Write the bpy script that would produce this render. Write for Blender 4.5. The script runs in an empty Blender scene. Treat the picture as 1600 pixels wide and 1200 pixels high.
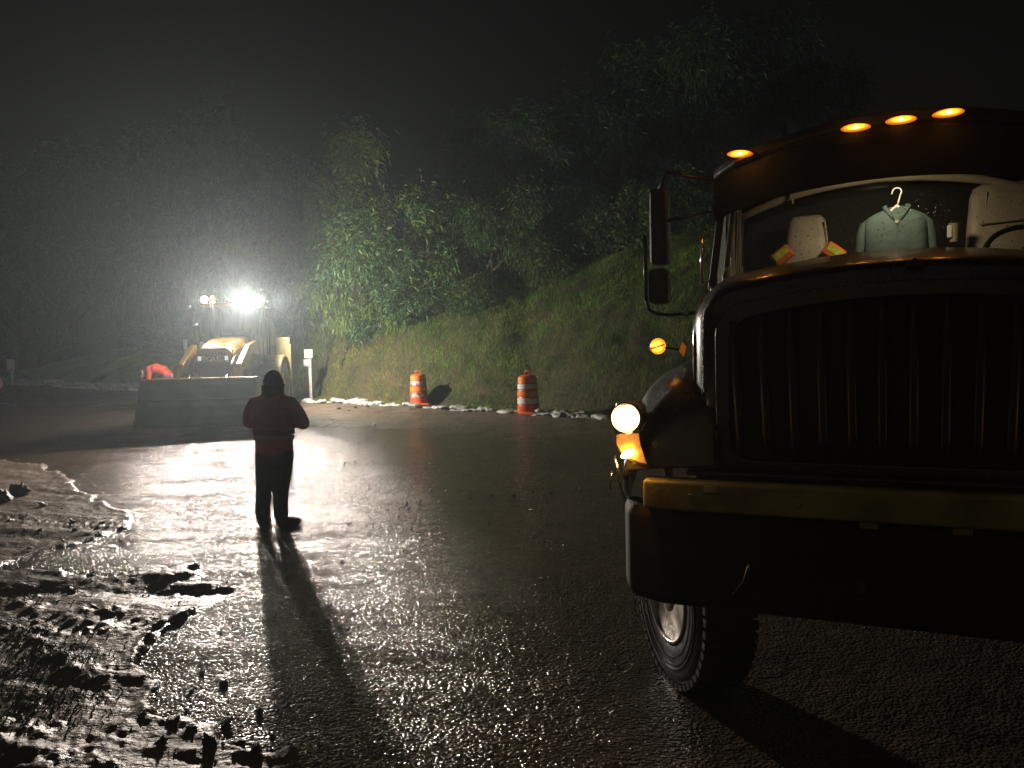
import bpy, math, random
import numpy as np
from mathutils import Vector, Matrix, noise as mnoise

random.seed(7); rng = np.random.default_rng(11)
PI = math.pi; R = math.radians
SC = bpy.context.scene
COL = SC.collection

# ------------------------------------------------------------------ camera
CAMH = 1.9; PITCH = R(2.63); ROLL = R(1.2)
_f = Vector((0, math.cos(PITCH), -math.sin(PITCH))); _X = Vector((1, 0, 0)); _U = _X.cross(_f)
_r = _X*math.cos(ROLL) - _U*math.sin(ROLL); _u = _X*math.sin(ROLL) + _U*math.cos(ROLL)
CP = Vector((0, 0, CAMH))
cd = bpy.data.cameras.new('camera'); cam = bpy.data.objects.new('camera', cd); COL.objects.link(cam)
cam.matrix_world = Matrix(((_r.x, _u.x, -_f.x, CP.x), (_r.y, _u.y, -_f.y, CP.y), (_r.z, _u.z, -_f.z, CP.z), (0, 0, 0, 1)))
cd.sensor_width = 36; cd.lens = 36*1200/1600; cd.clip_start = .05; cd.clip_end = 600
SC.camera = cam

# ------------------------------------------------------------------ world, night sky, added warm fill light
w = bpy.data.worlds.new('World'); SC.world = w; w.use_nodes = True
nt = w.node_tree; nt.nodes.clear()
sky = nt.nodes.new('ShaderNodeTexSky'); sky.sky_type = 'NISHITA'; sky.sun_disc = False
sky.sun_elevation = R(8); sky.sun_rotation = R(200)
tint = nt.nodes.new('ShaderNodeMix'); tint.data_type = 'RGBA'; tint.blend_type = 'MULTIPLY'; tint.inputs[0].default_value = 1
tint.inputs[7].default_value = (1, .72, .42, 1)
bg = nt.nodes.new('ShaderNodeBackground'); bg.inputs[1].default_value = .0011
wo = nt.nodes.new('ShaderNodeOutputWorld')
nt.links.new(sky.outputs[0], tint.inputs[6]); nt.links.new(tint.outputs[2], bg.inputs[0]); nt.links.new(bg.outputs[0], wo.inputs[0])
sl = bpy.data.lights.new('camera_side_fill', 'SUN'); sl.energy = .058; sl.angle = R(60); sl.color = (1, .82, .58)  # warm fill added from behind the camera, standing for vehicle lights there
so = bpy.data.objects.new('camera_side_fill', sl); COL.objects.link(so)
so.rotation_euler = (R(57), 0, R(-38))

SC.view_settings.view_transform = 'Standard'; SC.view_settings.look = 'None'
SC.view_settings.exposure = 0; SC.view_settings.gamma = 1; SC.view_settings.use_curve_mapping = False
SC.render.engine = 'CYCLES'
cy = SC.cycles
cy.use_denoising = True; cy.max_bounces = 5; cy.diffuse_bounces = 2; cy.glossy_bounces = 3
cy.transmission_bounces = 4; cy.transparent_max_bounces = 12; cy.volume_bounces = 0
cy.sample_clamp_indirect = 2; cy.use_light_tree = True; cy.caustics_reflective = False; cy.caustics_refractive = False
cy.use_adaptive_sampling = False

# main light levels
P_LAMP_R = 7800; P_LAMP_L = 520; P_SIDE = 3000; P_REAR = 170; HAZE = .0018

# ------------------------------------------------------------------ helpers
def ray(px, py): return _f + _r*((px-800)/1200) + _u*((600-py)/1200)
def at(px, py, dep):
    d = ray(px, py); return CP + d*(dep/d.y)

def tag(o, label=None, cat=None, group=None, kind=None):
    if label: o['label'] = label
    if cat: o['category'] = cat
    if group: o['group'] = group
    if kind: o['kind'] = kind
    return o
def empty(name, loc=(0, 0, 0), rz=0, **k):
    o = bpy.data.objects.new(name, None); COL.objects.link(o); o.location = loc; o.rotation_euler = (0, 0, rz)
    o.empty_display_size = .2
    return tag(o, **k)

def mat(name, col, rough=.5, metal=0, spec=.5, var=0, vscale=8, bump=0, bscale=60, emis=None, estr=0, coat=0, alpha=None, attr=False, rvar=0, trans=0):
    m = bpy.data.materials.new(name); m.use_nodes = True; t = m.node_tree; n = t.nodes; p = n['Principled BSDF']
    c = (*col, 1)
    p.inputs['Base Color'].default_value = c; p.inputs['Roughness'].default_value = rough
    p.inputs['Metallic'].default_value = metal; p.inputs['Specular IOR Level'].default_value = spec
    p.inputs['Coat Weight'].default_value = coat; p.inputs['Coat Roughness'].default_value = .08
    tc = n.new('ShaderNodeTexCoord')
    if var or rvar:
        nz = n.new('ShaderNodeTexNoise'); nz.inputs['Scale'].default_value = vscale; nz.inputs['Detail'].default_value = 5
        t.links.new(tc.outputs['Object'], nz.inputs['Vector'])
    src = None
    if var:
        mr = n.new('ShaderNodeMapRange'); mr.inputs[1].default_value = .3; mr.inputs[2].default_value = .7
        mr.inputs[3].default_value = 1-var; mr.inputs[4].default_value = 1+var
        t.links.new(nz.outputs[0], mr.inputs[0])
        mx = n.new('ShaderNodeMix'); mx.data_type = 'RGBA'; mx.blend_type = 'MULTIPLY'; mx.inputs[0].default_value = 1
        mx.inputs[6].default_value = c; t.links.new(mr.outputs[0], mx.inputs[7]); src = mx.outputs[2]
        t.links.new(src, p.inputs['Base Color'])
    if attr:
        at_ = n.new('ShaderNodeAttribute'); at_.attribute_name = 'tone'
        mx = n.new('ShaderNodeMix'); mx.data_type = 'RGBA'; mx.blend_type = 'MULTIPLY'; mx.inputs[0].default_value = 1
        if src is None: mx.inputs[6].default_value = c
        else: t.links.new(src, mx.inputs[6])
        t.links.new(at_.outputs['Color'], mx.inputs[7]); t.links.new(mx.outputs[2], p.inputs['Base Color'])
    if rvar:
        mr = n.new('ShaderNodeMapRange'); mr.inputs[1].default_value = .3; mr.inputs[2].default_value = .7
        mr.inputs[3].default_value = max(0, rough-rvar); mr.inputs[4].default_value = rough+rvar
        t.links.new(nz.outputs[0], mr.inputs[0]); t.links.new(mr.outputs[0], p.inputs['Roughness'])
    if bump:
        b = n.new('ShaderNodeBump'); b.inputs['Distance'].default_value = bump; b.inputs['Strength'].default_value = 1
        nb = n.new('ShaderNodeTexNoise'); nb.inputs['Scale'].default_value = bscale; nb.inputs['Detail'].default_value = 3
        t.links.new(tc.outputs['Object'], nb.inputs['Vector']); t.links.new(nb.outputs[0], b.inputs['Height'])
        t.links.new(b.outputs[0], p.inputs['Normal'])
    if emis:
        p.inputs['Emission Color'].default_value = (*emis, 1); p.inputs['Emission Strength'].default_value = estr
    if trans:
        p.inputs['Transmission Weight'].default_value = trans
    return m

def droplets(m, scale=130, dist=.003):
    """raindrops standing on a wet panel: small voronoi domes in the normal"""
    t = m.node_tree; n = t.nodes; p = n['Principled BSDF']; tc = n.new('ShaderNodeTexCoord')
    v = n.new('ShaderNodeTexVoronoi'); v.inputs['Scale'].default_value = scale
    t.links.new(tc.outputs['Object'], v.inputs['Vector'])
    mr = n.new('ShaderNodeMapRange'); mr.inputs[1].default_value = .1; mr.inputs[2].default_value = .42
    mr.inputs[3].default_value = 1; mr.inputs[4].default_value = 0; mr.interpolation_type = 'SMOOTHSTEP'
    t.links.new(v.outputs['Distance'], mr.inputs[0])
    b = n.new('ShaderNodeBump'); b.inputs['Distance'].default_value = dist; b.inputs['Strength'].default_value = 1
    t.links.new(mr.outputs[0], b.inputs['Height']); t.links.new(b.outputs[0], p.inputs['Normal'])
    return m

def glass_mat(name, tint=(1, 1, 1), refl=.06, rough=.02):
    m = bpy.data.materials.new(name); m.use_nodes = True; t = m.node_tree; n = t.nodes; n.clear()
    tr = n.new('ShaderNodeBsdfTransparent'); tr.inputs[0].default_value = (*tint, 1)
    g = n.new('ShaderNodeBsdfGlossy'); g.inputs['Roughness'].default_value = rough
    fr = n.new('ShaderNodeFresnel'); fr.inputs[0].default_value = 1.35
    mx = n.new('ShaderNodeMixShader'); o = n.new('ShaderNodeOutputMaterial')
    t.links.new(fr.outputs[0], mx.inputs[0]); t.links.new(tr.outputs[0], mx.inputs[1]); t.links.new(g.outputs[0], mx.inputs[2])
    t.links.new(mx.outputs[0], o.inputs[0])
    return m

class MB:
    def __init__(s): s.v = []; s.f = []
    def add(s, vs, fs):
        b = len(s.v); s.v += [tuple(v) for v in vs]; s.f += [tuple(i+b for i in f) for f in fs]; return s
    def box(s, x0, x1, y0, y1, z0, z1, M=None):
        vs = [Vector((x, y, z)) for z in (z0, z1) for y in (y0, y1) for x in (x0, x1)]
        if M is not None: vs = [M @ v for v in vs]
        return s.add(vs, [(0, 2, 3, 1), (4, 5, 7, 6), (0, 1, 5, 4), (2, 6, 7, 3), (0, 4, 6, 2), (1, 3, 7, 5)])
    def bar(s, p0, p1, wx, wz, up=(0, 0, 1)):
        """square bar between two points"""
        p0 = Vector(p0); p1 = Vector(p1); d = (p1-p0).normalized(); u = Vector(up)
        if abs(d.dot(u)) > .98: u = Vector((0, 1, 0))
        a = d.cross(u).normalized(); b = a.cross(d)
        vs = [p+a*i*wx/2+b*j*wz/2 for p in (p0, p1) for i, j in ((-1, -1), (1, -1), (1, 1), (-1, 1))]
        return s.add(vs, [(3, 2, 1, 0), (4, 5, 6, 7), (0, 1, 5, 4), (1, 2, 6, 5), (2, 3, 7, 6), (3, 0, 4, 7)])
    def tube(s, pts, r, n=8, cap=True):
        pts = [Vector(p) for p in pts]; k = len(pts); rr = r if isinstance(r, (list, tuple)) else [r]*k
        vs = []; prev = None
        for i, p in enumerate(pts):
            d = (pts[min(i+1, k-1)]-pts[max(i-1, 0)]).normalized()
            if prev is None:
                u = Vector((0, 0, 1)) if abs(d.z) < .9 else Vector((1, 0, 0)); a = d.cross(u).normalized()
            else: a = (prev - d*prev.dot(d)).normalized()
            prev = a; b = d.cross(a)
            vs += [p + (a*math.cos(2*PI*j/n)+b*math.sin(2*PI*j/n))*rr[i] for j in range(n)]
        fs = [(i*n+j, i*n+(j+1) % n, (i+1)*n+(j+1) % n, (i+1)*n+j) for i in range(k-1) for j in range(n)]
        if cap: fs += [tuple(range(n))[::-1], tuple((k-1)*n+j for j in range(n))]
        return s.add(vs, fs)
    def lathe(s, prof, M=None, n=24, axis='z'):
        """profile of (r, h)"""
        k = len(prof); vs = []
        for r_, h in prof:
            for j in range(n):
                c, q = math.cos(2*PI*j/n)*r_, math.sin(2*PI*j/n)*r_
                v = Vector((c, q, h)) if axis == 'z' else (Vector((h, c, q)) if axis == 'x' else Vector((c, h, q)))
                vs.append(M @ v if M is not None else v)
        fs = [(i*n+j, i*n+(j+1) % n, (i+1)*n+(j+1) % n, (i+1)*n+j) for i in range(k-1) for j in range(n)]
        if prof[0][0] > .005 and prof[-1][0] > .005:
            fs += [((k-1)*n+j, (k-1)*n+(j+1) % n, (j+1) % n, j) for j in range(n)]
        else: fs += [tuple(range(n))[::-1], tuple((k-1)*n+j for j in range(n))]
        return s.add(vs, fs)
    def prism(s, poly, fn0, fn1):
        """closed outline mapped by two functions (front, back)"""
        n = len(poly); vs = [fn0(*p) for p in poly]+[fn1(*p) for p in poly]
        return s.add(vs, [tuple(range(n)), tuple(range(2*n-1, n-1, -1))]+[(i, i+n, (i+1) % n+n, (i+1) % n) for i in range(n)])
    def loft(s, rings, cap=True, close=True):
        k = len(rings); n = len(rings[0]); vs = [p for q in rings for p in q]
        m = n if close else n-1
        fs = [(i*n+j, i*n+(j+1) % n, (i+1)*n+(j+1) % n, (i+1)*n+j) for i in range(k-1) for j in range(m)]
        if cap: fs += [tuple(range(n))[::-1], tuple((k-1)*n+j for j in range(n))]
        return s.add(vs, fs)
    def cap(s, p0, r0, p1, r1, n=10, m=4):
        """tapered capsule"""
        p0 = Vector(p0); p1 = Vector(p1); d = p1-p0; L = d.length; d = d.normalized() if L > 1e-6 else Vector((0, 0, 1))
        q = d.to_track_quat('Z', 'Y').to_matrix()
        prof = [(r0*math.sin(PI/2*i/m)+1e-4, -r0*math.cos(PI/2*i/m)) for i in range(m+1)] + [(r1*math.cos(PI/2*i/m)+1e-4, L+r1*math.sin(PI/2*i/m)) for i in range(m+1)]
        vs = []
        for a, h in prof:
            for j in range(n): vs.append(p0 + q @ Vector((a*math.cos(2*PI*j/n), a*math.sin(2*PI*j/n), h)))
        k = len(prof)
        fs = [(i*n+j, i*n+(j+1) % n, (i+1)*n+(j+1) % n, (i+1)*n+j) for i in range(k-1) for j in range(n)]
        fs += [tuple(range(n))[::-1], tuple((k-1)*n+j for j in range(n))]
        return s.add(vs, fs)
    def chain(s, pr, n=10):
        for (a, ra), (b, rb) in zip(pr, pr[1:]): s.cap(a, ra, b, rb, n)
        return s
    def build(s, name, m=None, parent=None, smooth=False, bevel=0, seg=2, remesh=0, sm=0, disp=0, dscale=6, **k):
        me = bpy.data.meshes.new(name); me.from_pydata(s.v, [], s.f)
        import bmesh
        bm = bmesh.new(); bm.from_mesh(me); bmesh.ops.recalc_face_normals(bm, faces=bm.faces)
        if disp:
            for v in bm.verts:
                v.co += v.normal*mnoise.noise(v.co*dscale)*disp
        bm.to_mesh(me); bm.free()
        if m: me.materials.append(m)
        if smooth or remesh: me.shade_smooth()
        o = bpy.data.objects.new(name, me); COL.objects.link(o); o.parent = parent
        if bevel:
            b = o.modifiers.new('bevel', 'BEVEL'); b.width = bevel; b.segments = seg; b.limit_method = 'ANGLE'; b.angle_limit = R(40)
            if smooth: b.harden_normals = False
        if remesh:
            q = o.modifiers.new('remesh', 'REMESH'); q.mode = 'VOXEL'; q.voxel_size = remesh; q.use_smooth_shade = True
            if sm: q = o.modifiers.new('smooth', 'SMOOTH'); q.iterations = sm; q.factor = .5
        return tag(o, **k)

def copy_tree(o, parent=None):
    c = o.copy(); COL.objects.link(c); c.parent = parent
    if parent is not None: c.matrix_parent_inverse = o.matrix_parent_inverse.copy()
    for ch in [x for x in list(bpy.data.objects) if x.parent == o and x != c]: copy_tree(ch, c)
    return c

def np_mesh(name, verts, faces, m, parent=None, tone=None, smooth=False, **k):
    """verts (n,3) array, faces (k,3|4) array, tone: per-face colour (k,3)"""
    me = bpy.data.meshes.new(name); nv = len(verts); nf, w_ = faces.shape
    me.vertices.add(nv); me.vertices.foreach_set('co', np.ascontiguousarray(verts, dtype=np.float32).ravel())
    me.loops.add(nf*w_); me.loops.foreach_set('vertex_index', faces.astype(np.int32).ravel())
    me.polygons.add(nf); me.polygons.foreach_set('loop_start', np.arange(0, nf*w_, w_, dtype=np.int32))
    me.polygons.foreach_set('loop_total', np.full(nf, w_, dtype=np.int32))
    me.update(calc_edges=True)
    if tone is not None:
        a = me.attributes.new('tone', 'FLOAT_COLOR', 'FACE'); c = np.ones((nf, 4), np.float32); c[:, :3] = tone
        a.data.foreach_set('color', c.ravel())
    if smooth: me.shade_smooth()
    me.materials.append(m)
    o = bpy.data.objects.new(name, me); COL.objects.link(o); o.parent = parent
    return tag(o, **k)

# numpy value noise
_tab = rng.random((256, 256)).astype(np.float64)
def vn(x, y):
    xi = np.floor(x).astype(int); yi = np.floor(y).astype(int); fx = x-xi; fy = y-yi
    fx = fx*fx*(3-2*fx); fy = fy*fy*(3-2*fy)
    g = lambda i, j: _tab[i & 255, j & 255]
    return (g(xi, yi)*(1-fx)+g(xi+1, yi)*fx)*(1-fy)+(g(xi, yi+1)*(1-fx)+g(xi+1, yi+1)*fx)*fy
def fbm(x, y, o=4, gain=.5):
    s = 0; a = 1; t = 0
    for i in range(o):
        s = s+a*(vn(x+17.3*i, y-9.1*i)-.5)*2; t += a; a *= gain; x = x*2.03; y = y*2.03
    return s/t
def sstep(a, b, x):
    t = np.clip((x-a)/(b-a), 0, 1); return t*t*(3-2*t)

# ------------------------------------------------------------------ terrain
LX = [-90, -29.3, -21.8, -14.5, -6.3, -2.8, .46, 2.0, 4.0, 5.6, 12, 40, 90]
LY = [45, 37, 34, 30, 23.5, 21, 19, 17.5, 16, 15, 12.5, 4, -10]
LZ = [.9, .8, .71, .5, .38, .33, .27, .25, .25, .28, .3, .3, .3]
def hill_s(x, y): return (y-np.interp(x, LX, LY))*.84
MUDPX = [(-10.15, 15.1), (-7.97, 12.98), (-5.93, 10.49), (-4.56, 9.14), (-4.3, 8.4), (-4.7, 7.5), (-4.6, 6.9), (-3.6, 6.5), (-2.9, 6.6), (-2.42, 6.0), (-2.5, 5.2),
         (-2.1, 4.5), (-1.95, 3.9), (-1.5, 3.95), (-1.15, 3.55), (-.9, 3.0), (-.9, 1.2), (-4, .5), (-14, 4), (-16, 14)]
def poly_sd(x, y, P):
    d = np.full(x.shape, 1e9); ins = np.zeros(x.shape, bool); n = len(P)
    for i in range(n):
        ax, ay = P[i]; bx, by = P[(i+1) % n]; ex, ey = bx-ax, by-ay
        t = np.clip(((x-ax)*ex+(y-ay)*ey)/(ex*ex+ey*ey), 0, 1)
        d = np.minimum(d, np.hypot(x-ax-t*ex, y-ay-t*ey))
        c = ((ay > y) != (by > y)) & (x < (bx-ax)*(y-ay)/((by-ay) if by != ay else 1e-9)+ax); ins ^= c
    return np.where(ins, d, -d)
def mud_mask(x, y):
    sd = poly_sd(x, y, MUDPX) + .42*fbm(x*1.3, y*1.3, 5, .6)
    return sstep(-.03, .07, sd), sd
def height(x, y, fine=True):
    x = np.asarray(x, float); y = np.asarray(y, float)
    s = hill_s(x, y); zl = np.interp(x, LX, LZ)
    slope = np.interp(x, [-90, -26, -20, -14, -9, -7, -2.8, .5, 90], [.1, .12, .45, .5, .7, 1.8, 1.5, .92, .8])
    capz = np.interp(x, [-90, -26, -20, -14, -8, -5, 0, 5, 90], [3, 3, 3, 3.6, 5, 6, 8, 9, 9])
    sp = np.maximum(s-1.15, 0)
    g = capz*(1-np.exp(-slope*sp/capz))
    z = np.where(s < 0, zl*sstep(-11, 0, s), zl+g)
    hm = sstep(.6, 2.2, s)
    z = z + hm*(.28*fbm(x*.5, y*.5, 4)+.08*fbm(x*2.1, y*2.1, 3))
    z = z + .03*fbm(x*.35, y*.35, 3)*(1-hm)*sstep(2, 6, np.hypot(x, y-2))
    # heap of scraped mud along the bag line
    z = z + .1*np.exp(-((s+.4)/.5)**2)*(.4+fbm(x*1.5, y*1.5, 3))*(x < 20)
    if fine:
        near = 1-hm
        rx = x*.96-y*.26; ry = x*.26+y*.96
        rip = fbm(rx*.7+3, ry*3.4, 3)
        zone = sstep(3.5, 6.5, y)*sstep(17, 10, y)*sstep(2.2, -1, x)
        z = z + near*zone*.008*rip
        fan = np.exp(-((x+.9)/1.3)**2-((y-8.6)/1.5)**2) + np.exp(-((x+3.0)/1.3)**2-((y-6.9)/1.2)**2)*1.2
        z = z + near*fan*.012*np.abs(fbm(rx*1.0, ry*7, 3))
        z = z + near*.004*fbm(x*6, y*6, 3) + near*.0045*fbm(x*23, y*23, 3, .6)
        mk, sd = mud_mask(x, y)
        depth = .03*mk + .04*mk*sstep(0, 1.6, sd)
        lumps = fbm(rx*1.2, ry*3.2, 5, .6)
        clod = np.maximum(fbm(x*4.5, y*4.5, 4, .62)-.12, 0)
        track = np.exp(-((ry-(6.2+.25*rx))/.22)**2)
        z = z + depth + mk*(.04*lumps + .05*clod*sstep(.1, .8, sd)*sstep(9, 5, y) + .035*clod) - mk*.05*track + mk*.014*np.sin(rx*2*PI/.11+1.5*np.sign(ry-7.0))*np.exp(-((ry-7.0)/.22)**4) + mk*.012*np.sin(rx*2*PI/.12)*np.exp(-((ry-5.1-.2*rx)/.2)**4)
        edge = np.exp(-((sd-.06)/.06)**2)*(y < 16); z = z + .022*edge*(.5+fbm(x*5, y*5, 3))*(sd > -.2)
        # loose scraped dirt far off
        z = z + near*sstep(-6, -1, s)*.05*np.maximum(fbm(x*1.6, y*1.6, 4), 0)
    return z
def gz(x, y): return float(height(np.array([x]), np.array([y]))[0])

def ground_material():
    m = bpy.data.materials.new('wet_ground'); m.use_nodes = True; t = m.node_tree; n = t.nodes; p = n['Principled BSDF']
    tc = n.new('ShaderNodeTexCoord')
    def nz(scale, det=4, rough=.55, vec=None):
        a = n.new('ShaderNodeTexNoise'); a.inputs['Scale'].default_value = scale; a.inputs['Detail'].default_value = det; a.inputs['Roughness'].default_value = rough
        t.links.new(vec or tc.outputs['Object'], a.inputs['Vector']); return a.outputs[0]
    def mr(src, a, b, c, d):
        q = n.new('ShaderNodeMapRange'); q.inputs[1].default_value = a; q.inputs[2].default_value = b; q.inputs[3].default_value = c; q.inputs[4].default_value = d
        t.links.new(src, q.inputs[0]); return q.outputs[0]
    def mixc(f, a, b):
        q = n.new('ShaderNodeMix'); q.data_type = 'RGBA'
        if isinstance(f, float): q.inputs[0].default_value = f
        else: t.links.new(f, q.inputs[0])
        for i, c in ((6, a), (7, b)):
            if isinstance(c, tuple): q.inputs[i].default_value = (*c, 1)
            else: t.links.new(c, q.inputs[i])
        return q.outputs[2]
    def math_(op, a, b=None):
        q = n.new('ShaderNodeMath'); q.operation = op
        for i, c in ((0, a), (1, b)):
            if c is None: continue
            if isinstance(c, (int, float)): q.inputs[i].default_value = c
            else: t.links.new(c, q.inputs[i])
        return q.outputs[0]
    A = n.new('ShaderNodeAttribute'); A.attribute_name = 'mask'; sep = n.new('ShaderNodeSeparateColor'); t.links.new(A.outputs['Color'], sep.inputs[0])
    mud, hill, dirt = sep.outputs[0], sep.outputs[1], sep.outputs[2]
    asp = mixc(mr(nz(3), .35, .65, 0, 1), (.045, .034, .027), (.080, .060, .043))
    asp = mixc(mr(nz(160, 2), .45, .7, 0, .7), asp, (.085, .07, .06))
    mc = mixc(mr(nz(2.5, 6), .35, .65, 0, 1), (.07, .05, .034), (.13, .095, .065))
    earth = mixc(mr(nz(1.7, 6), .35, .65, 0, 1), (.03, .032, .014), (.075, .055, .03))
    thin = mr(nz(.9, 6, .65), .4, .7, 0, .6)
    c = mixc(thin, asp, mc); c = mixc(math_('MAXIMUM', mud, dirt), c, mc); c = mixc(hill, c, earth)
    t.links.new(c, p.inputs['Base Color'])
    mq = n.new('ShaderNodeMapping'); mq.inputs['Scale'].default_value = (.16, 1, 1); mq.inputs['Rotation'].default_value = (0, 0, R(-20)); t.links.new(tc.outputs['Object'], mq.inputs[0])
    ra = mr(nz(2.6, 6, .62, vec=mq.outputs[0]), .36, .64, .07, .17)
    rm = mr(nz(4, 5), .3, .7, .38, .62)
    q = n.new('ShaderNodeMix'); t.links.new(math_('MAXIMUM', mud, dirt), q.inputs[0]); t.links.new(ra, q.inputs[2]); t.links.new(rm, q.inputs[3])
    q2 = n.new('ShaderNodeMix'); t.links.new(hill, q2.inputs[0]); t.links.new(q.outputs[0], q2.inputs[2]); q2.inputs[3].default_value = .85
    t.links.new(q2.outputs[0], p.inputs['Roughness'])
    p.inputs['IOR'].default_value = 1.36
    # relief: aggregate of the asphalt and fine ripples of washed sand
    vo = n.new('ShaderNodeTexVoronoi'); vo.inputs['Scale'].default_value = 50; t.links.new(tc.outputs['Object'], vo.inputs['Vector'])
    agg = mr(vo.outputs['Distance'], 0, .8, 1, 0)
    b1 = n.new('ShaderNodeBump'); b1.inputs['Strength'].default_value = 1; b1.inputs['Distance'].default_value = .0088
    t.links.new(agg, b1.inputs['Height']); t.links.new(math_('SUBTRACT', 1.0, math_('MULTIPLY', mud, .8)), b1.inputs['Strength'])
    b2 = n.new('ShaderNodeBump'); b2.inputs['Strength'].default_value = 1; b2.inputs['Distance'].default_value = .007
    t.links.new(nz(34, 3), b2.inputs['Height']); t.links.new(b1.outputs[0], b2.inputs['Normal'])
    mp = n.new('ShaderNodeMapping'); mp.inputs['Scale'].default_value = (.28, 1, 1); mp.inputs['Rotation'].default_value = (0, 0, R(-14)); t.links.new(tc.outputs['Object'], mp.inputs[0])
    b3 = n.new('ShaderNodeBump'); b3.inputs['Strength'].default_value = 1; b3.inputs['Distance'].default_value = .011
    t.links.new(nz(16, 3, vec=mp.outputs[0]), b3.inputs['Height']); t.links.new(b2.outputs[0], b3.inputs['Normal'])
    t.links.new(b3.outputs[0], p.inputs['Normal'])
    return m

def build_ground():
    r_ = [.02, .3, .7, 1.1]; v = 1.5
    while v < 13: r_.append(v); v *= 1.0052
    while v < 46: r_.append(v); v *= 1.010
    while v < 110: r_.append(v); v *= 1.05
    a = list(np.arange(-43, 43.01, .125)); b = list(np.arange(46, 317.1, 3.0)); ang = np.radians(np.array(a+b))
    rr = np.array(r_); nr, na = len(rr), len(ang)
    A, Rr = np.meshgrid(ang, rr); x = np.sin(A)*Rr; y = np.cos(A)*Rr
    xf = x.ravel(); yf = y.ravel(); z = height(xf, yf)
    i = np.arange(nr-1)[:, None]*na; j = np.arange(na)[None, :]; j2 = (j+1) % na
    F = np.stack([i+j, i+na+j, i+na+j2, i+j2], -1).reshape(-1, 4)
    o = np_mesh('ground', np.stack([xf, yf, z], 1), F, ground_material(), smooth=True, kind='structure',
                label='wet muddy road with scraped mud on the left and earth slope behind')
    mk, sd = mud_mask(xf, yf); s = hill_s(xf, yf)
    at_ = o.data.attributes.new('mask', 'FLOAT_COLOR', 'POINT'); c = np.ones((len(xf), 4), np.float32)
    c[:, 0] = mk; c[:, 1] = sstep(.1, 1.4, s+.3*fbm(xf*1.2, yf*1.2)); c[:, 2] = sstep(-5.5, -1.5, s+1.5*fbm(xf*.6, yf*.6))*.8
    at_.data.foreach_set('color', c.ravel())
build_ground()

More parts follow.
